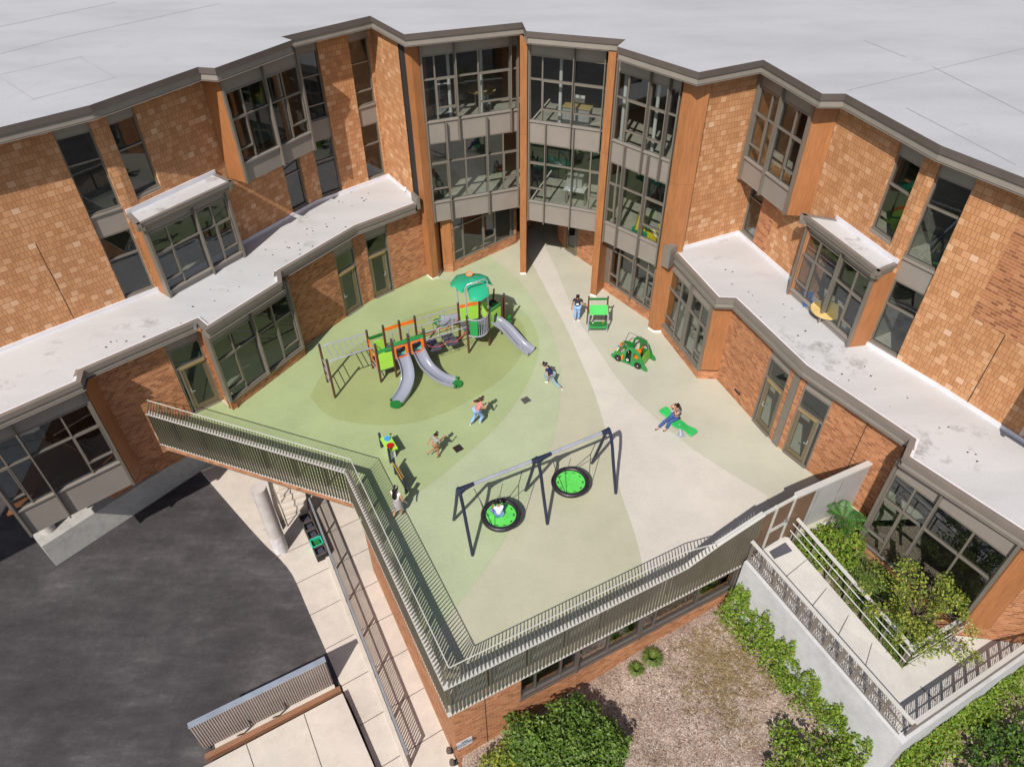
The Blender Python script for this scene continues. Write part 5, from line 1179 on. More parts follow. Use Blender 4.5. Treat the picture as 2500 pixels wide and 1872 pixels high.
# ------------------------------------------------------------------ people
def skinned(name, nodes, edges, mat, parent, root=0, sub=1):
    me = bpy.data.meshes.new(name); me.from_pydata([tuple(n[0]) for n in nodes], edges, []); me.materials.append(mat)
    o = bpy.data.objects.new(name, me); link(o, parent)
    sk = o.modifiers.new('skin', 'SKIN'); sk.use_smooth_shade = True; sk.branch_smoothing = 0.2
    if not me.skin_vertices: 
        bpy.context.view_layer.objects.active = o; 
    if not me.skin_vertices: me.attributes
    for i, n in enumerate(nodes):
        v = me.skin_vertices[0].data[i]; r = n[1]; v.radius = (r, r) if not isinstance(r, tuple) else r; v.use_root = (i == root)
    if sub: s = o.modifiers.new('sub', 'SUBSURF'); s.levels = s.render_levels = sub
    return o
SK = plain('skin_tan', (0.50, 0.26, 0.17), 0.5, 0, 0.05); SK2 = plain('skin_brown', (0.36, 0.17, 0.10), 0.5, 0, 0.05)
HAIR = plain('hair_dark', (0.012, 0.008, 0.008), 0.35, 0, 0.3, 30); HAIRB = plain('hair_brown', (0.045, 0.02, 0.012), 0.35, 0, 0.3, 30)
def person(loc, face, H, label, pose, shirt, legs, shoe, hair='short', skin=None, sleeve=0.5, shorts=False, hairmat=None, legm=None, skirt=None, group=None):
    """pose: joints in body units (height 1): x = the person's left-to-right seen from behind, y forward, z up"""
    root = empty('person', (loc[0], loc[1], loc[2] if len(loc) > 2 else 0), label, 'person')
    ca, sa = math.cos(face), math.sin(face); z0 = loc[2] if len(loc) > 2 else 0
    def W(p): x, y, z = (c*H for c in p); return Vector((loc[0]+x*ca-y*sa, loc[1]+x*sa+y*ca, z0+z))
    J = dict(pel=(0, 0, .53), waist=(0, 0, .61), chest=(0, .005, .73), neck=(0, .005, .84), head=(0, .012, .915), top=(0, .01, .965),
             sL=(-.105, 0, .795), sR=(.105, 0, .795), eL=(-.15, -.01, .64), eR=(.15, -.01, .64), wL=(-.155, .05, .51), wR=(.155, .05, .51),
             hL=(-.055, 0, .52), hR=(.055, 0, .52), kL=(-.06, .01, .28), kR=(.06, .01, .28), aL=(-.06, 0, .045), aR=(.06, 0, .045), tL=(-.065, .08, .02), tR=(.065, .08, .02))
    J.update(pose); J = {k: W(v) for k, v in J.items()}; s = H
    skin = skin or SK
    nodes, edges, ix = [], [], {}
    def nd(k, p, r): ix[k] = len(nodes); nodes.append((p, r)); return ix[k]
    def ed(a, b): edges.append((ix[a], ix[b]))
    nd('pel', J['pel'], .075*s); nd('waist', J['waist'], .062*s); nd('chest', J['chest'], .075*s); nd('neck', J['neck'], .027*s); nd('head', J['head'], .056*s); nd('top', J['top'], .042*s)
    for a, b in (('pel', 'waist'), ('waist', 'chest'), ('chest', 'neck'), ('neck', 'head'), ('head', 'top')): ed(a, b)
    fwd = (W((0, 1, 0))-W((0, 0, 0))).normalized()
    nf = (J['head']-J['neck']).normalized(); fc = (fwd - nf*fwd.dot(nf)).normalized()
    nd('nose', J['head']+fc*.066*s-nf*.004*s, .008*s); ed('head', 'nose')
    for S in 'LR':
        nd('s'+S, J['s'+S], .035*s); nd('e'+S, J['e'+S], .022*s); nd('w'+S, J['w'+S], .014*s); ed('chest', 's'+S); ed('s'+S, 'e'+S); ed('e'+S, 'w'+S)
        d = (J['w'+S]-J['e'+S]).normalized(); sd = d.cross(Vector((0, 0, 1))); sd = sd.normalized() if sd.length > .2 else Vector((1, 0, 0)); cl = d.cross(sd)
        nd('p'+S, J['w'+S]+d*.042*s, .017*s); ed('w'+S, 'p'+S)
        for q, (o, L) in enumerate(((-.016, .040), (-.006, .046), (.005, .043), (.015, .034))):
            a = J['w'+S]+d*.058*s+sd*o*s; b = a+d*L*.5*s; c = b+(d*.75+cl*.55)*L*.5*s
            nd('f%s%da' % (S, q), a, .0062*s); nd('f%s%db' % (S, q), b, .0055*s); nd('f%s%dc' % (S, q), c, .0048*s)
            ed('p'+S, 'f%s%da' % (S, q)); ed('f%s%da' % (S, q), 'f%s%db' % (S, q)); ed('f%s%db' % (S, q), 'f%s%dc' % (S, q))
        t0 = J['w'+S]+d*.03*s-sd*.022*s; nd('th'+S, t0, .0068*s); nd('tt'+S, t0+(d*.7-sd*.5)*.03*s, .0055*s); ed('p'+S, 'th'+S); ed('th'+S, 'tt'+S)
        nd('h'+S, J['h'+S], .058*s); nd('k'+S, J['k'+S], .034*s); nd('c'+S, J['k'+S].lerp(J['a'+S], .35), .034*s); nd('a'+S, J['a'+S], .020*s); nd('t'+S, J['t'+S], .018*s)
        for a, b in (('pel', 'h'+S), ('h'+S, 'k'+S), ('k'+S, 'c'+S), ('c'+S, 'a'+S), ('a'+S, 't'+S)): ed(a, b)
    body = skinned('body', nodes, edges, skin, root)
    # eyes and mouth
    sx = fc.cross(nf)
    for t in (-1, 1):
        m = MB(); m.disc(J['head']+fc*.054*s+sx*t*.022*s+nf*.008*s, fc, .007*s, .006*s, 8); m.build('eye', HAIR, body)
    m = MB(); m.disc(J['head']+fc*.053*s-nf*.028*s, fc, .012*s, .004*s, 8); m.build('mouth', plain('lips', (0.35, 0.08, 0.07)), body)
    # shirt
    n2, e2, jx = [], [], {}
    def n_(k, p, r): jx[k] = len(n2); n2.append((p, r))
    n_('a', J['pel'].lerp(J['waist'], .2), .087*s); n_('b', J['waist'], .077*s); n_('c', J['chest'], .089*s); n_('d', J['chest'].lerp(J['neck'], .65), .045*s)
    e2 += [(0, 1), (1, 2), (2, 3)]
    for S in 'LR':
        n_('s'+S, J['s'+S], .046*s); n_('m'+S, J['s'+S].lerp(J['e'+S], sleeve), .036*s); e2 += [(jx['c'], jx['s'+S]), (jx['s'+S], jx['m'+S])]
    skinned('shirt', n2, e2, shirt, root)
    # trousers / shorts / skirt
    if skirt:
        m = MB(); c0, c1 = J['waist'], J['pel']-Vector((0, 0, .20*s)); m.tube([c0, J['pel'], c1.lerp(J['pel'], .5), c1], [.074*s, .098*s, .108*s, .112*s], 18, caps=False); sk_ = m.build('skirt', skirt, root, smooth=True)
        m = MB(); m.tube([c1+Vector((0, 0, .012*s)), c1-Vector((0, 0, .005))], .116*s, 18, caps=False); m.build('hem', M['white'], sk_, smooth=True)
    else:
        n3, e3 = [(J['pel']+Vector((0, 0, .02*s)), .087*s)], []
        for S in 'LR':
            b = len(n3); n3.append((J['h'+S], .068*s)); n3.append((J['k'+S] if not shorts else J['h'+S].lerp(J['k'+S], .8), .045*s if not shorts else .054*s)); e3 += [(0, b), (b, b+1)]
            if not shorts: n3.append((J['k'+S].lerp(J['a'+S], .5), .046*s)); n3.append((J['k'+S].lerp(J['a'+S], .93), .044*s)); e3 += [(b+1, b+2), (b+2, b+3)]
        skinned('shorts' if shorts else 'trousers', n3, e3, legs, root)
    for S in 'LR':
        a, t = J['a'+S], J['t'+S]; hl = a-(t-a)*.35; hl.z = min(hl.z, a.z) - .012*s*0
        skinned('shoe', [(hl.lerp(a, .3)-Vector((0, 0, .012*s)), .024*s), (a.lerp(t, .55)-Vector((0, 0, .008*s)), .025*s), (t+(t-a)*.12, .020*s)], [(0, 1), (1, 2)], shoe, root)
    # hair
    hm = hairmat or HAIR; hd = J['head']; bk = -fc
    hn = [(hd+nf*.038*s+fc*.022*s, .038*s), (hd+nf*.040*s+bk*.018*s, .052*s), (hd+bk*.030*s+nf*.0*s, .052*s)]; he = [(0, 1), (1, 2)]
    if hair == 'short': hn.append((hd+bk*.03*s-nf*.035*s, .036*s)); he.append((2, 3))
    if hair == 'bun': hn += [(hd+bk*.06*s+nf*.03*s, .03*s), (hd+bk*.085*s+nf*.045*s, .028*s)]; he += [(2, 3), (3, 4)]
    if hair == 'long': hn += [(hd+bk*.058*s-nf*.09*s, .058*s), (hd+bk*.066*s-nf*.18*s, .064*s), (hd+bk*.066*s-nf*.27*s, .044*s)]; he += [(2, 3), (3, 4), (4, 5)]
    if hair == 'trail': hn += [(hd+bk*.10*s-nf*.04*s, .045*s), (hd+bk*.19*s-nf*.06*s, .034*s), (hd+bk*.26*s-nf*.05*s, .018*s)]; he += [(2, 3), (3, 4), (4, 5)]
    if hair == 'wavy': hn += [(hd+bk*.05*s-nf*.06*s, .048*s), (hd+bk*.06*s-nf*.14*s, .04*s), (hd+bk*.05*s-nf*.21*s, .028*s)]; he += [(2, 3), (3, 4), (4, 5)]
    skinned('hair', hn, he, hm, root, root=1)
    return root, J
cloth = lambda n, c: plain(n, c, 0.85, 0, 0.12, 8)
JEAN = cloth('denim', (0.10, 0.20, 0.42)); JEANL = cloth('denim_light', (0.22, 0.36, 0.62)); JEAND = cloth('denim_dark', (0.03, 0.07, 0.22)); JEANG = cloth('denim_grey', (0.22, 0.32, 0.38))
WH = plain('shoe_white', (0.75, 0.75, 0.78), 0.5); BK = plain('shoe_black', (0.015, 0.015, 0.017), 0.5)
R_ = math.radians
# standing at the stall, seen from the front, head bowed
r, J = person((2.74, 25.50), R_(172), 1.44, 'person in dark printed tee and jeans standing with a hand on the play stall',
    dict(head=(0.005, .05, .905), top=(0.005, .045, .955), eL=(-.17, .04, .66), wL=(-.26, .10, .66), eR=(.15, -.01, .64), wR=(.165, .02, .50), kR=(.05, .05, .29), aR=(.045, .03, .05), tR=(.05, .10, .03), aL=(-.05, -.03, .045), tL=(-.09, .04, .02)),
    cloth('tee_charcoal', (0.018, 0.018, 0.032)), JEANL, WH, 'bun', SK2, 0.55)
# printed emblem on the tee
fw = Vector((-math.sin(R_(172)), math.cos(R_(172)), 0)); c = J['chest']*0.55+J['waist']*0.45+fw*0.125
plate([(-.05, -.03), (-.02, -.045), (.05, -.035), (.06, .0), (.03, .05), (.0, .065), (-.04, .045), (-.065, .0)], [circ(0, .01, .016, 8)], 0.004, M['white'], 'shirt_print', r, c, Vector((0, 0, 1)).cross(fw)*-1, (0, 0, 1))
# running child in pink
person((-1.42, 19.20), R_(-58), 1.40, 'person with long brown hair, pink top and flared blue jeans running across the green surface',
    dict(pel=(0, .0, .50), waist=(0, .04, .58), chest=(0, .09, .69), neck=(0, .13, .79), head=(0, .16, .86), top=(0, .165, .91), sL=(-.10, .10, .755), sR=(.10, .09, .755), hL=(-.055, 0, .49), hR=(.055, 0, .49),
         eL=(-.17, -.02, .68), wL=(-.20, -.08, .56), eR=(.15, .16, .62), wR=(.10, .24, .66), kL=(-.05, -.06, .26), aL=(-.05, -.20, .09), tL=(-.05, -.19, .02), kR=(.06, .13, .30), aR=(.06, .02, .12), tR=(.06, .08, .09)),
    cloth('top_pink', (0.62, 0.20, 0.20)), JEANL, WH, 'trail', SK, 0.25, hairmat=HAIRB)
# running child in grey with brown shorts
person((-2.84, 17.60), R_(-48), 1.22, 'person in grey sweatshirt and brown shorts running with one leg raised behind',
    dict(chest=(0, .03, .73), neck=(0, .045, .83), head=(0, .065, .90), top=(0, .065, .955), eL=(-.16, -.06, .66), wL=(-.17, -.12, .58), eR=(.15, .10, .70), wR=(.12, .22, .74), kR=(.06, .02, .28), aR=(.06, -.02, .05), kL=(-.05, -.02, .31), aL=(-.06, -.24, .30), tL=(-.06, -.27, .24)),
    cloth('sweat_grey', (0.27, 0.28, 0.24)), cloth('shorts_brown', (0.32, 0.16, 0.08)), BK, 'short', SK2, 0.8, shorts=True)
# long black hair, striped skirt, from behind
person((-3.90, 15.02), R_(-22), 1.46, 'person with long black hair, white top and grey skirt walking by the fence shadow',
    dict(kL=(-.06, -.04, .28), aL=(-.07, -.13, .07), tL=(-.07, -.08, .02), kR=(.05, .05, .28), aR=(.05, .03, .05), tR=(.09, .10, .02), eL=(-.155, .02, .65), wL=(-.15, .08, .56), wR=(.18, .05, .51)),
    cloth('top_white', (0.70, 0.68, 0.68)), JEAN, BK, 'long', SK, 0.12, skirt=cloth('skirt_grey', (0.33, 0.30, 0.33)))
# crouching lunge, navy shirt
person((1.42, 21.30), R_(72), 1.40, 'person in navy shirt and pale jeans lunging low with one leg stretched back',
    dict(pel=(0, -.02, .40), waist=(0, .02, .47), chest=(0, .08, .58), neck=(0, .14, .68), head=(0, .18, .755), top=(0, .19, .805), sL=(-.10, .11, .635), sR=(.10, .11, .635), hL=(-.055, -.02, .385), hR=(.055, -.02, .385),
         eL=(-.16, .06, .50), wL=(-.15, .01, .38), eR=(.13, .20, .56), wR=(.06, .27, .65), kR=(.07, .20, .31), aR=(.07, .10, .07), tR=(.07, .18, .03), kL=(-.07, -.14, .20), aL=(-.08, -.34, .07), tL=(-.08, -.38, .02)),
    cloth('shirt_navy', (0.012, 0.02, 0.10)), JEANG, WH, 'bun', SK, 0.4)
# seated on the rocking board
person((5.95, 19.00, 0.43-0.0), R_(112), 1.44, 'person in taupe tee and dark jeans sitting on the rocking board, hands at face',
    dict(pel=(0, 0, .08), waist=(0, -.01, .17), chest=(0, -.02, .29), neck=(0, .0, .40), head=(0, .03, .475), top=(0, .03, .53), sL=(-.105, -.01, .355), sR=(.105, -.01, .355), hL=(-.06, .01, .07), hR=(.06, .01, .07),
         eL=(-.12, .10, .29), wL=(-.07, .12, .42), eR=(.13, .11, .34), wR=(.08, .12, .455), kL=(-.07, .22, .02), aL=(-.07, .28, -.21), tL=(-.07, .36, -.25), kR=(.06, .25, -.03), aR=(.05, .45, -.22), tR=(.05, .53, -.25)),
    cloth('tee_taupe', (0.14, 0.115, 0.11)), JEAND, BK, 'wavy', SK, 0.45)
# seated in the basket swing, back to the camera
person((-0.55, 14.62, 0.47), R_(14), 1.25, 'child in white tee sitting in the round swing with back turned',
    dict(pel=(0, 0, .06), waist=(0, .0, .15), chest=(0, .02, .27), neck=(0, .05, .37), head=(0, .085, .435), top=(0, .09, .49), sL=(-.105, .02, .335), sR=(.105, .02, .335), hL=(-.06, .02, .055), hR=(.06, .02, .055),
         eL=(-.15, .08, .22), wL=(-.13, .17, .22), eR=(.15, .08, .22), wR=(.10, .19, .22), kL=(-.20, .17, .12), aL=(-.06, .22, .03), tL=(-.0, .25, .02), kR=(.19, .18, .10), aR=(.05, .25, .03), tR=(.0, .28, .03)),
    cloth('tee_white', (0.60, 0.60, 0.68)), JEAN, WH, 'short', SK2, 0.5)
# ------------------------------------------------------------------ planting
rnd = random.Random(11)
def leaves(mb, pts, size, flat=0.5, aspect=1.7):
    for p, nrm in pts:
        s = size*rnd.uniform(0.65, 1.3)
        n = (nrm*flat + Vector((rnd.gauss(0, 1), rnd.gauss(0, 1), rnd.gauss(0, 1)))*(1-flat)*0.8)
        if n.length < 1e-3: n = Vector((0, 0, 1))
        n.normalize(); a = n.cross(Vector((rnd.gauss(0, 1), rnd.gauss(0, 1), rnd.gauss(0, 1)))); a.normalize(); b = n.cross(a)
        L, w = s*aspect*0.5, s*0.5
        mb.v += [tuple(p-a*L), tuple(p+b*w*0.9+n*w*.15), tuple(p+a*L), tuple(p-b*w*0.9+n*w*.15)]
        k = len(mb.v)-4; mb.f.append([k, k+1, k+2, k+3]); mb.uv.append([(0, 0)]*4)
def blob(c, r, n, squash=0.8, shell=0.25, up=True):
    out = []
    for _ in range(n):
        d = Vector((rnd.gauss(0, 1), rnd.gauss(0, 1), rnd.gauss(0, 1))).normalized()
        if up and d.z < -0.5: d.z = -d.z
        rr = r*(1-abs(rnd.gauss(0, shell)))
        out.append((Vector(c)+Vector((d.x*rr, d.y*rr, d.z*rr*squash)), (d+Vector((0, -.2, .6))).normalized()))
    return out
def plant(name, label, cat, loc, mats, group=None): return empty(name, loc, label, cat, group)
LM = {'bush': leafmat('leaf_bush', [(0.035, 0.085, 0.012), (0.085, 0.16, 0.02), (0.14, 0.23, 0.035), (0.20, 0.29, 0.05)]),
      'yel': leafmat('leaf_yellow_green', [(0.10, 0.16, 0.02), (0.18, 0.24, 0.03), (0.27, 0.31, 0.045), (0.35, 0.36, 0.06)]),
      'ivy': leafmat('leaf_ivy', [(0.07, 0.14, 0.015), (0.14, 0.24, 0.02), (0.23, 0.35, 0.035), (0.18, 0.17, 0.03)]),
      'dark': leafmat('leaf_dark', [(0.02, 0.06, 0.01), (0.06, 0.13, 0.02), (0.14, 0.24, 0.03)]),
      'fern': leafmat('leaf_fern', [(0.03, 0.11, 0.02), (0.06, 0.18, 0.03), (0.09, 0.22, 0.04)]),
      'grass': leafmat('grass_blade', [(0.06, 0.12, 0.015), (0.12, 0.20, 0.03), (0.26, 0.27, 0.08)]),
      'dry': leafmat('dry_grass', [(0.30, 0.22, 0.11), (0.42, 0.33, 0.18), (0.22, 0.15, 0.08)]),
      'chip': leafmat('mulch_chip', [(0.15, 0.10, 0.075), (0.30, 0.22, 0.18), (0.44, 0.36, 0.31), (0.62, 0.55, 0.50)])}
BARK = plain('bark', (0.10, 0.07, 0.05), 0.9, 0, 0.3, 8)
def stems(mb, base, tips, r0=0.03):
    for t in tips:
        b = Vector(base); t = Vector(t); mid = b.lerp(t, 0.5)+Vector((rnd.uniform(-.1, .1), rnd.uniform(-.1, .1), 0.1)); mb.tube([b, mid, t], r0, 6, r2=r0*0.25)
# large bush with lighter shrub beside it
def shrub(label, cs, n, size, mat, base, cat='shrub', name='shrub', squash=0.8, flat=0.5, group=None):
    r = plant(name, label, cat, base, None, group); m = MB()
    for c, rad in cs:
        leaves(m, blob(c, rad, int(n*rad*rad), squash), size, flat)
        for _ in range(int(9*rad*rad)+2):   # small outlying clusters give an uneven outline
            d = Vector((rnd.gauss(0, 1), rnd.gauss(0, 1), abs(rnd.gauss(0, 1)))).normalized(); q = Vector(c)+Vector((d.x*rad*1.02, d.y*rad*1.02, d.z*rad*squash))
            leaves(m, blob(q, rad*0.22, 26, 1.0), size, flat)
    m.build('foliage', mat, r)
    s = MB(); stems(s, base, [Vector(c) for c, _ in cs], 0.035); s.build('stems', BARK, r); return r
bc = []
for i in range(15):
    a = rnd.uniform(0, 6.28); d = rnd.uniform(0, 1.15); bc.append(((1.25+d*math.cos(a)*1.15, 8.65+d*math.sin(a)*0.9, -2.75+0.45*(1-d)+rnd.uniform(-.12, .12)), rnd.uniform(0.55, 0.8)))
bc += [((2.1, 9.55, -2.85), 0.6), ((1.5, 9.5, -2.6), 0.6), ((2.7, 8.9, -3.0), 0.6), ((1.3, 7.4, -2.9), 0.8), ((2.3, 7.7, -3.0), 0.75)]
shrub('large dense dark green bush at the foot of the brick corner', bc, 1350, 0.075, LM['bush'], (1.3, 8.7, -3.9), squash=0.7)
shrub('yellow-green shrub between the brick corner and the large dark bush', [((-0.35, 8.55, -3.2), 0.5), ((-0.75, 8.3, -3.35), 0.5), ((-0.1, 8.1, -3.1), 0.55), ((-0.6, 7.7, -3.3), 0.55), ((0.1, 8.95, -3.0), 0.4)], 1200, 0.075, LM['yel'], (-0.4, 8.2, -4.0))
# planter: fern-leaved sapling, shrubs, grass, tree
fs = plant('fern_sapling', 'sapling with long feathery fern-like leaves against the grey wall', 'plant', (10.6, 14.5, -0.5), None)
m = MB(); st_ = MB(); top = Vector((10.5, 14.25, 0.75)); st_.tube([(10.6, 14.5, -0.5), top], 0.03, 6)
for i in range(12):
    a = rnd.uniform(0, 6.28); L = rnd.uniform(0.5, 0.85); d = Vector((math.cos(a), math.sin(a)*0.9, rnd.uniform(-0.1, 0.7))); pv = top
    for k in range(1, 13):
        t = k/12; q = top+d*L*t+Vector((0, 0, -0.45*t*t)); sd = d.cross(Vector((0, 0, 1))).normalized(); ll = 0.24*math.sin(math.pi*(0.12+0.85*t))
        for s in (-1, 1):
            tip = q+sd*s*ll+d*0.05-Vector((0, 0, .03)); w = d*0.028; k0 = len(m.v)
            m.v += [tuple(q-w*.4), tuple(q.lerp(tip, .45)-w), tuple(tip), tuple(q.lerp(tip, .45)+w)]; m.f.append([k0, k0+1, k0+2, k0+3]); m.uv.append([(0, 0)]*4)
        st_.tube([pv, q], 0.006, 4, caps=False); pv = q
m.build('fronds', LM['fern'], fs); st_.build('stem', BARK, fs)
shrub('tangled bright green shrubs filling the upper planter beside the gate', [((9.6, 13.75, -0.15), 0.5), ((10.1, 13.9, 0.0), 0.5), ((9.9, 13.3, -0.2), 0.5), ((10.4, 13.3, -0.3), 0.45), ((10.9, 13.9, -0.1), 0.45), ((11.2, 14.5, 0.1), 0.4)], 1300, 0.07, LM['ivy'], (10.1, 13.6, -0.6))
def grassclump(m, c, r, h, n, w=0.012):
    for _ in range(n):
        a = rnd.uniform(0, 6.28); d = Vector((math.cos(a), math.sin(a), 0)); b = Vector(c)+d*rnd.uniform(0, r*0.35); L = h*rnd.uniform(.7, 1.2)
        md = b+d*r*0.4+Vector((0, 0, L*0.75)); tp = b+d*r*rnd.uniform(.8, 1.1)+Vector((0, 0, L*rnd.uniform(.35, .8))); s = d.cross(Vector((0, 0, 1)))*w
        k = len(m.v); m.v += [tuple(b-s), tuple(b+s), tuple(md+s), tuple(md-s), tuple(tp)]; m.f += [[k, k+1, k+2, k+3], [k+3, k+2, k+4]]; m.uv += [[(0, 0)]*4, [(0, 0)]*3]
m = MB()
for _ in range(210):
    u, v = rnd.uniform(0.0, 1), rnd.uniform(0.02, 1)
    a = I0.lerp(I1, u); b = Vector((11.0, 14.6)).lerp(Vector((13.1, 11.0)), u); q = a.lerp(b, .09+v*0.86); z = -0.5-0.65*u
    grassclump(m, (q.x, q.y, z), 0.34, 0.38, 34)
for k in range(6): q = I1.lerp(I0, 0.08*k/4); grassclump(m, (q.x+0.12, q.y+.2, -1.0+k*.02), 0.3, 0.25, 26)
o = m.build('grass', LM['grass']); kind(o, 'stuff')
tr = plant('small_tree', 'small light-leaved tree growing in the planter in front of the wide window', 'tree', (11.7, 10.9, -1.0), None)
tm = MB(); base = Vector((11.7, 10.9, -1.0)); tm.tube([base, base+Vector((-.05, .05, .8)), base+Vector((-.1, .1, 1.5))], 0.055, 8, r2=0.035)
fol = MB(); fork = base+Vector((-.1, .1, 1.3))
for i in range(46):
    a = rnd.uniform(0, 6.28); rr = rnd.uniform(0.25, 1.45)**0.9; el = rnd.uniform(-0.35, 1.0)
    tip = Vector((11.62+rr*math.cos(a)*1.02, 11.1+rr*math.sin(a)*0.98, 0.55+el*(1.25-rr*0.5)))
    tm.tube([fork, fork.lerp(tip, .5)+Vector((0, 0, .12)), tip], 0.018, 5, r2=0.004)
    leaves(fol, blob(tip, rnd.uniform(.20, .34), 80, 0.8, 0.4, up=False), 0.062, 0.35, 1.4); leaves(fol, blob(fork.lerp(tip, .7), .22, 24, 0.8, .5, up=False), 0.06, 0.3, 1.4)
for tip in ((12.75, 10.2, 0.2), (12.95, 9.95, 0.0), (12.5, 9.9, 0.1), (12.9, 10.9, .5), (12.85, 11.3, .9), (10.35, 11.2, .5), (10.25, 11.7, .7)):
    tm.tube([fork, Vector(tip)], 0.014, 5, r2=0.004); leaves(fol, blob(tip, .24, 85, 0.8, 0.4, up=False), 0.06, 0.35, 1.4)
tm.build('trunk', BARK, tr); fol.build('crown', LM['yel'], tr)
# ivy on the retaining walls
def ivy(label, g, za, zb, s0, s1, peaks, foot, seed, name='ivy', mat='ivy', spread=0.55, off0=0.22):
    r = random.Random(seed); rt_ = plant(name, label, 'climbing plant', (*g.pt((s0+s1)/2, 0.3), za-2.5), None); m = MB(); pts = []
    n = int((s1-s0)*1500)
    gaps = [(r.uniform(s0, s1), r.uniform(.1, 1.2), r.uniform(.08, .2)) for _ in range(int((s1-s0)*4))]
    for _ in range(n):
        s = r.uniform(s0, s1); u = (s-s0)/(s1-s0)
        hmax = peaks(s)*r.uniform(0.75, 1.0); h = r.random()**0.9*hmax
        zf = foot(s); z = zf+h; thick = 0.05+spread*(1-h/max(hmax, .01))**1.3
        if any(abs(s-a) < w and abs(h-b) < w*1.2 for a, b, w in gaps) and r.random() < .85: continue
        o = off0+0.03+r.random()*thick
        p = g.pt(s, o); pts.append((Vector((p.x, p.y, z-(o-off0)*0.3)), Vector((g.n.x, g.n.y, 0.8)).normalized()))
    leaves(m, pts, 0.072, 0.45, 1.4); m.build('foliage', LM[mat], rt_)
    st = MB()
    for k in range(9): s = s0+(s1-s0)*(k+.5)/9; p = g.pt(s, off0+.03); q = g.pt(s+.15, off0+.03); st.tube([(p.x, p.y, foot(s)-.2), (q.x, q.y, foot(s)+peaks(s)*.8)], 0.012, 5)
    st.build('stems', BARK, rt_)
pk = lambda s: max(0.3, (2.15-0.5*s/gO.L)*(0.42+0.36*abs(math.sin(s*3.1+.4))**1.6+0.24*abs(math.sin(s*8.3))))
def ft(s): p = gO.pt(s, 0.5); return gz(p.x, p.y)-0.05
ivy('light green ivy climbing the pale retaining wall below the ramp railing', gO, 0, -0.85, -0.1, gO.L-0.15, lambda s: pk(s)+0.2, ft, 3, spread=0.6)
def ft2(s): p = gO2.pt(s, 0.5); return gz(p.x, p.y)+0.25
ivy('green ivy hanging over the lower wall at the right under the landing', gO2, -.85, -1, 0.5, gO2.L, lambda s: 0.75+0.3*abs(math.sin(s*2.3)), lambda s: -3.1+0.25*s/5, 4, spread=0.9)
# shrubs at the lower edge and right corner
sh_l = [((8.05, 9.15, -3.0), .40), ((7.9, 8.6, -2.9), .5), ((8.5, 8.7, -2.8), .45), ((8.3, 8.1, -2.8), .55), ((7.6, 8.0, -3.2), .45), ((8.9, 8.2, -2.8), .45), ((9.3, 8.4, -3.0), .4), ((7.9, 7.5, -3.2), .6), ((8.8, 7.5, -3.0), .6)]
shrub('loose bright green shrub on the mulch at the bottom edge of the garden', sh_l, 520, 0.085, LM['ivy'], (8.2, 8.2, -3.7), flat=0.35)
sh_r = [((13.9, 8.6, -2.9), .5), ((14.5, 8.8, -2.8), .5), ((14.2, 8.1, -2.9), .6), ((14.9, 8.4, -2.8), .55), ((13.4, 8.0, -3.1), .5), ((15.3, 9.0, -2.8), .5)]
shrub('dark shrub with pale leaf tips in the bottom right corner', sh_r, 560, 0.10, LM['dark'], (14.3, 8.4, -3.6), flat=0.35)
shrub('yellowish sprawling shrub below the right wall', [((12.0, 8.3, -3.1), .5), ((12.7, 8.8, -3.0), .45), ((11.3, 7.8, -3.3), .5), ((10.7, 7.3, -3.4), .5), ((13.5, 9.4, -2.9), .4)], 620, 0.08, LM['ivy'], (12, 8.2, -3.7))
for q, r_, n_, lb in (((3.85, 11.15), .24, 220, 'small round grass tuft by the podium wall, nearer the bush'), ((4.4, 11.45), .33, 300, 'larger round grass tuft by the podium wall, nearer the ramp'), ((14.1, 9.35), .5, 200, 'pale spiky grass tuft under the right wall')):
    t = plant('grass_tuft', lb, 'plant', (*q, gz(*q)), None, 'grass tufts'); m = MB(); grassclump(m, (*q, gz(*q)+.02), r_, r_*1.1, n_); m.build('blades', LM['grass'], t)
# mulch chips and dry grass as uncountable cover
m = MB()
for _ in range(15000):
    x, y = rnd.uniform(-1.5, 10.2), rnd.uniform(6.3, 13.0); p = Vector((x, y))
    if (p-C0).dot(gC.n) < 0.15 or (p-R0).dot(gO.n) < 0.0 and x > 6: 
        if (p-C0).dot(gC.n) < 0.15: continue
    if (p-R0).dot(gO.n) < 0.25: continue
    z = gz(x, y)+rnd.uniform(0.0, 0.03); s = rnd.uniform(0.02, 0.06); a = rnd.uniform(0, 3.14); d = Vector((math.cos(a), math.sin(a), rnd.uniform(-.3, .3)))*s; e_v = Vector((-math.sin(a), math.cos(a), rnd.uniform(-.3, .3)))*s*rnd.uniform(.2, .4); q = Vector((x, y, z))
    k = len(m.v); m.v += [tuple(q-d-e_v), tuple(q+d-e_v), tuple(q+d+e_v), tuple(q-d+e_v)]; m.f.append([k, k+1, k+2, k+3]); m.uv.append([(0, 0)]*4)
kind(m.build('mulch_chips', LM['chip']), 'stuff')
m = MB()
for _ in range(330):
    x = rnd.gauss(6.7, 0.8); y = rnd.gauss(11.3, 0.85); p = Vector((x, y))
    if (p-C0).dot(gC.n) < 0.3 or (p-R0).dot(gO.n) < 0.5: continue
    grassclump(m, (x, y, gz(x, y)), 0.22, 0.09, 10, 0.007)
kind(m.build('dry_grass', LM['dry']), 'stuff')
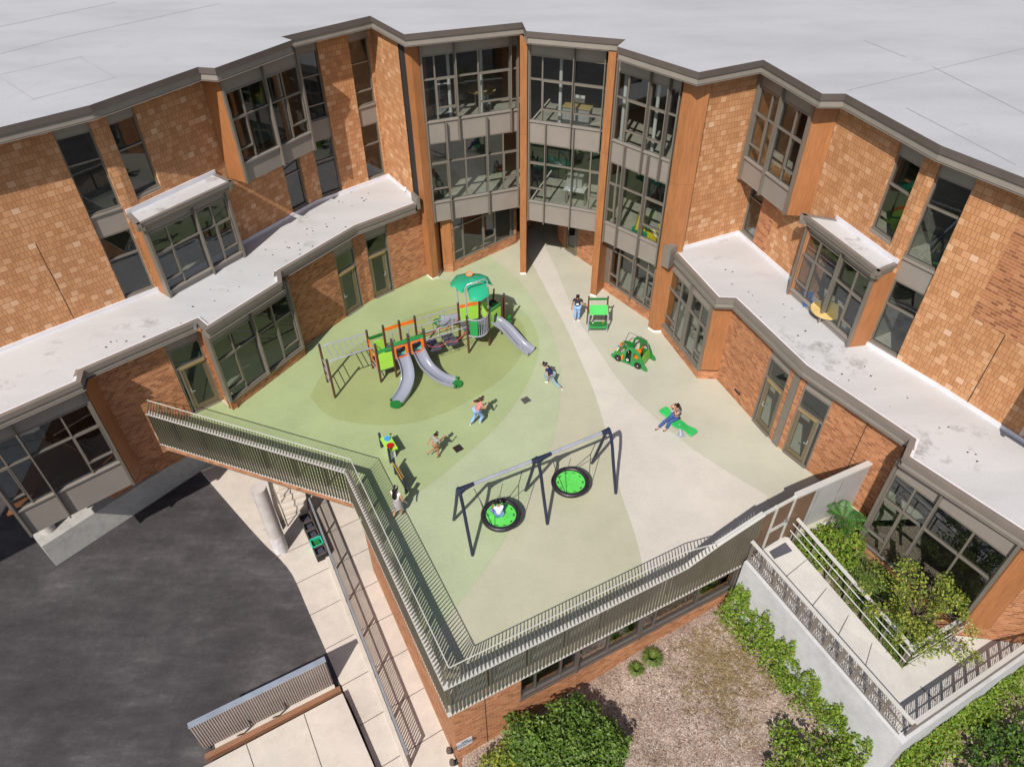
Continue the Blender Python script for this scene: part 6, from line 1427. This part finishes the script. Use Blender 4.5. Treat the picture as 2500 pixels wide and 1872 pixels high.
# wind-blown leaves on the terraces
m = MB()
lc = random.Random(5)
for T_, cnt in (([(-14, 18.5), (-9, 24.5), (-6.8, 29)], 42), ([(8, 23), (11.0, 17.5), (13.0, 14)], 26)):
    for _ in range(cnt):
        i = lc.randrange(2); p = Vector(T_[i]).lerp(Vector(T_[i+1]), lc.random())+Vector((lc.gauss(0, .5), lc.gauss(0, .5))); s = lc.uniform(.015, .04)
        m.quad([(p.x-s, p.y-s*.5, 4.09), (p.x+s, p.y-s*.3, 4.10), (p.x+s*.7, p.y+s, 4.09), (p.x-s*.6, p.y+s*.8, 4.11)])
kind(m.build('leaf_litter', M['metal_black']), 'stuff')

# ------------------------------------------------------------------ small things on and beside the walls
def txt(s, size, mat, parent, origin, ux, uy, name='lettering', space=1.0):
    cu = bpy.data.curves.new(name, 'FONT'); cu.body = s; cu.size = size; cu.extrude = 0.002; cu.align_x = 'CENTER'; cu.space_line = space; cu.offset = size*0.012
    tmp = bpy.data.objects.new('tmp', cu); C.objects.link(tmp); bpy.context.view_layer.update()
    me = bpy.data.meshes.new_from_object(tmp.evaluated_get(bpy.context.evaluated_depsgraph_get())); bpy.data.objects.remove(tmp); bpy.data.curves.remove(cu)
    ux = Vector(ux).normalized(); uy = Vector(uy).normalized(); mt = Matrix((ux, uy, ux.cross(uy))).transposed().to_4x4(); mt.translation = Vector(origin); me.transform(mt)
    me.materials.clear(); me.materials.append(mat); me.name = name
    return link(bpy.data.objects.new(name, me), parent)
gS = Seg(b0, be)
# find the sign on the wall plane
def onwall(g, pxy):
    d = RW @ Vector((pxy[0]-CX, pxy[1]-CY, FX)); t = (g.a.dot(g.n))/(Vector((d.x, d.y)).dot(g.n)); q = Vector((0, 0, CAMZ))+d*t; return g.at(q), q.z
s0, zt = onwall(gS, (1114, 1815)); s1, _ = onwall(gS, (1152, 1797)); _, zb = onwall(gS, (1116, 1829))
sg = empty('fire_sign', (*gS.pt((s0+s1)/2), zb), 'small pale fire department connection sign low on the brick corner', 'sign')
hgt = max(0.22, zt-zb); m = MB(); m.sbox(gS, s0, s1, zb, zb+hgt, 0.004, 0.02); m.build('sign_plate', plain('sign_pale', (0.50, 0.53, 0.62), 0.4), sg)
pc_ = gS.pt((s0+s1)/2, 0.0215); fs_ = hgt*0.27
txt('FIRE\nDEPARTMENT\nCONNECTION', fs_, M['metal_black'], sg, (pc_.x, pc_.y, zb+hgt*0.72), (gS.d.x, gS.d.y, 0), (0, 0, 1), space=0.95)
for p, lb in (((-2.10, 9.15), 'upper black fire hose inlet on the long brick wall'), ((-1.98, 8.80), 'lower black fire hose inlet nearest the brick corner')):
    fp = empty('hose_inlet', (*p, -4.6), lb, 'hose inlet', 'fire hose inlets'); m = MB(); m.tube([(p[0]+.15, p[1]+.07, -4.3), (p[0], p[1], -4.3), (p[0]-.03, p[1]-.02, -4.2)], 0.09, 10); m.build('pipe_body', M['metal_black'], fp, smooth=True); m = MB(); m.disc((p[0]-.05, p[1]-.02, -4.18), (-.7, -.3, .5), .11, .05, 12); m.build('cap', M['metal_dark'], fp)
cd = empty('security_camera', (-4.6, 28.9, 5.0), 'small white dome camera on the shingle wall beside the tall wood pillar', 'camera')
s_, z_ = onwall(Seg((-5.8, 31.18), (-4.42, 29.12)), (993, 461)); p = Seg((-5.8, 31.18), (-4.42, 29.12)).pt(s_, 0.08)
m = MB(); m.tube([(p.x, p.y, z_+.09), (p.x, p.y, z_+.03), (p.x, p.y, z_-.05), (p.x, p.y, z_-.09)], [.05, .085, .07, .02], 12); m.build('dome', M['white'], cd, smooth=True)
m = MB(); q = Seg((-5.8, 31.18), (-4.42, 29.12)).pt(s_+.2, 0.03); m.tube([(p.x, p.y, z_-.08), (p.x, p.y-.05, z_-.4), (q.x, q.y, 4.2)], 0.008, 5); m.build('cable', M['metal_black'], cd)
# crates along the walkway rail
gcr = Seg((-8.62, 18.38), (-7.52, 16.45)); n_c = 5
for i in range(n_c):
    s = gcr.L*(i+.5)/n_c; p = gcr.pt(s, 0.05); teal = (i == 3)
    lb = ['black plastic crate at the head of the row by the walkway rail', 'second black crate from the stairs in the row by the walkway rail', 'black crate next above the teal one in the row by the walkway rail', 'teal plastic crate in the row of black crates by the walkway rail', 'last black crate below the teal one by the walkway rail'][i]
    cr = empty('storage_crate', (p.x, p.y, GZ), lb, 'crate', 'crates by the walkway rail'); mm = plain('crate_teal', (0.02, 0.36, 0.24), 0.5) if teal else M['metal_black']
    ang = math.atan2(gcr.d.y, gcr.d.x); Rz = Matrix.Rotation(ang, 3, 'Z'); w, dpt, h = gcr.L/n_c-.04, 0.42, 0.40
    m = MB()
    for c, sz in (((0, 0, .02), (w, dpt, .03)), ((0, dpt/2, h/2), (w, .025, h)), ((0, -dpt/2, h/2), (w, .025, h)), ((w/2-.012, 0, h/2), (.025, dpt-.03, h)), ((-w/2+.012, 0, h/2), (.025, dpt-.03, h))):
        q = Rz @ Vector(c); m.box((p.x+q.x, p.y+q.y, GZ+q.z), sz, ang)
    m.build('crate_body', mm, cr)
    m = MB()
    for sy in (-1, 1): q = Rz @ Vector((0, sy*dpt/2, h)); m.box((p.x+q.x, p.y+q.y, GZ+h+.01), (w+.03, .045, .03), ang)
    for sx_ in (-1, 1): q = Rz @ Vector((sx_*(w/2), 0, h)); m.box((p.x+q.x, p.y+q.y, GZ+h+.01), (.045, dpt, .03), ang)
    m.build('crate_rim', plain('rim_teal', (0.03, 0.5, 0.36), 0.45) if teal else M['metal_dark'], cr)
    m = MB(); q = Rz @ Vector((0, 0, .2)); m.box((p.x+q.x, p.y+q.y, GZ+.2), (w*.8, dpt*.7, .18), ang+.2); m.build('contents', M['cap'] if not teal else M['dgreen'], cr)
# ------------------------------------------------------------------ furniture seen through the glass
def table(x, y, z, r, col, label, rz=0, chairs=()):
    t = empty('classroom_table', (x, y, z), label, 'table'); m = MB(); m.disc((x, y, z+.7), (0, 0, 1), r, .04, 24); m.build('table_top', col, t, smooth=True)
    for a in (0.8, 2.4, 3.9, 5.5): m = MB(); m.tube([(x+r*.6*math.cos(a), y+r*.6*math.sin(a), z), (x+r*.6*math.cos(a), y+r*.6*math.sin(a), z+.68)], .02, 6); m.build('leg', M['chrome'], t)
    return t
YT = plain('birch_top', (0.62, 0.45, 0.18), 0.4)
def chair(x, y, z, col, label, rz=0):
    c = empty('classroom_chair', (x, y, z), label, 'chair', rz=0); m = MB(); R3 = Matrix.Rotation(rz, 3, 'Z'); m.box((x, y, z+.42), (.40, .40, .04), rz); m.build('seat', col, c, bevel=.01)
    q = R3 @ Vector((0, .2, .62)); m = MB(); m.box((x+q.x, y+q.y, z+q.z), (.38, .04, .26), rz); m.build('backrest', col, c, bevel=.01)
    for a, b in ((-.17, -.17), (.17, -.17), (.17, .17), (-.17, .17)): q = R3 @ Vector((a, b, 0)); m = MB(); m.tube([(x+q.x, y+q.y, z), (x+q.x, y+q.y, z+.4)], .013, 5); m.build('leg', M['chrome'], c)
BL = plain('chair_blue', (0.04, 0.12, 0.42), 0.4); GY = plain('cabinet_grey', (0.42, 0.42, 0.42), 0.4); YB = plain('foam_yellow', (0.80, 0.60, 0.02), 0.5); GB = plain('foam_green', (0.02, 0.30, 0.14), 0.5)
table(-1.35, 31.15, Z3L, 0.62, YT, 'round birch table on the top floor behind the left curtain wall')
chair(-1.2, 30.45, Z3L, GY, 'grey chair at the round birch table on the top floor', 0.4)
table(10.9, 20.3, Z2+.01, 0.55, YT, 'round yellow table behind the right terrace bay window')
chair(10.55, 21.1, Z2+.01, BL, 'blue chair behind the round yellow table in the right terrace bay'); chair(11.3, 21.0, Z2+.01, BL, 'blue chair against the wall in the right terrace bay', 1.2)
fb = empty('foam_blocks', (5.6, 26.8, Z2), 'yellow and green soft foam blocks behind the right curtain wall', 'foam blocks')
m = MB(); m.hexa([(5.0, 26.3, Z2+.35), (5.4, 26.1, Z2+.35), (5.5, 26.7, Z2+.35), (5.1, 26.9, Z2+.35), (5.25, 26.5, Z2+1.5), (5.3, 26.5, Z2+1.5), (5.3, 26.6, Z2+1.5), (5.25, 26.6, Z2+1.5)]); m.build('wedge', YB, fb)
m = MB(); m.box((5.3, 26.35, Z2+.2), (.75, .4, .36), -.7); m.build('green_block', GB, fb); m = MB(); m.box((5.72, 25.98, Z2+.22), (.5, .36, .38), -.75); m.build('yellow_block', YB, fb)
m = MB(); m.tube([(6.3, 26.3, Z2+.02), (6.3, 26.3, Z2+.5)], .35, 16); o = m.build('yellow_bin', YB, smooth=True); tag(o, 'low round yellow bin beside the foam blocks', 'bin')
dk = empty('office_desk', (0.9, 30.2, Z3L), 'desk with white monitor on the top floor behind the centre glass', 'desk')
m = MB(); m.box((2.6, 29.3, Z3L+.72), (1.3, .6, .04), -.35); m.build('desk_top', YT, dk); m = MB(); m.box((2.6, 29.3, Z3L+.35), (1.2, .5, .68), -.35); m.build('desk_body', GY, dk); m = MB(); m.box((2.7, 29.4, Z3L+.95), (.45, .05, .3), -.35); m.build('monitor', M['white'], dk)
ct = empty('folding_cart', (-3.0, 29.9, Z3L), 'white wheeled metal cart on the top floor at the left end of the curtain wall', 'cart')
m = MB()
for dx in (0, .55):
    m.tube([(-3.1+dx, 29.6+dx*.3, Z3L+.1), (-3.1+dx, 29.6+dx*.3, Z3L+1.5)], .02, 6); m.tube([(-3.2+dx, 30.0+dx*.3, Z3L+.1), (-3.2+dx, 30.0+dx*.3, Z3L+1.1)], .02, 6)
for zz in (.3, 1.5): m.tube([(-3.1, 29.6, Z3L+zz), (-2.55, 29.77, Z3L+zz)], .02, 6)
m.build('cart_frame', M['white'], ct); m = MB(); m.box((-2.9, 29.8, Z3L+.3), (.7, .5, .03), .3); m.build('cart_shelf', GY, ct)
ws_ = empty('work_bench', (2.9, 29.5, Z2), 'light grey bench with tubes on the second floor behind the centre glass', 'bench')
m = MB(); m.box((2.7, 29.1, Z2+.75), (.95, .55, .05), -.35); m.build('bench_top', M['white'], ws_)
for a, b in ((2.3, 29.1), (3.1, 28.85), (3.2, 29.2), (2.4, 29.45)): m = MB(); m.tube([(a, b, Z2), (a, b, Z2+.73)], .025, 6); m.build('leg', M['chrome'], ws_)
m = MB(); m.box((2.7, 29.3, Z2+1.05), (.7, .35, .5), -.35); m.build('bench_cabinet', GY, ws_)
# structural columns standing inside the glass
m0 = None
for x, y in ((-2.6, 29.75), (-1.3, 30.2), (1.9, 29.15), (4.25, 27.55), (5.3, 26.4)):
    m = MB()
    m.tube([(x, y, Z3L), (x, y, 10.62)], .07, 12, caps=False); m.build('interior_column', M['white'], bld, smooth=True)
# ceiling strip blinds at the heads of some windows
for a, b in (((8.75, 25.45), (9.55, 23.1)), ((-9.8, 25.55), (-8.3, 27.65))):
    g = Seg(a, b); m = MB(); m.sbox(g, g.L*.86, g.L*.93, 7.6, 10.2, -0.4, -.36); m.build('blind', M['white'], bld)
# lettering and stripes for door numbers are unreadable: small plain plates
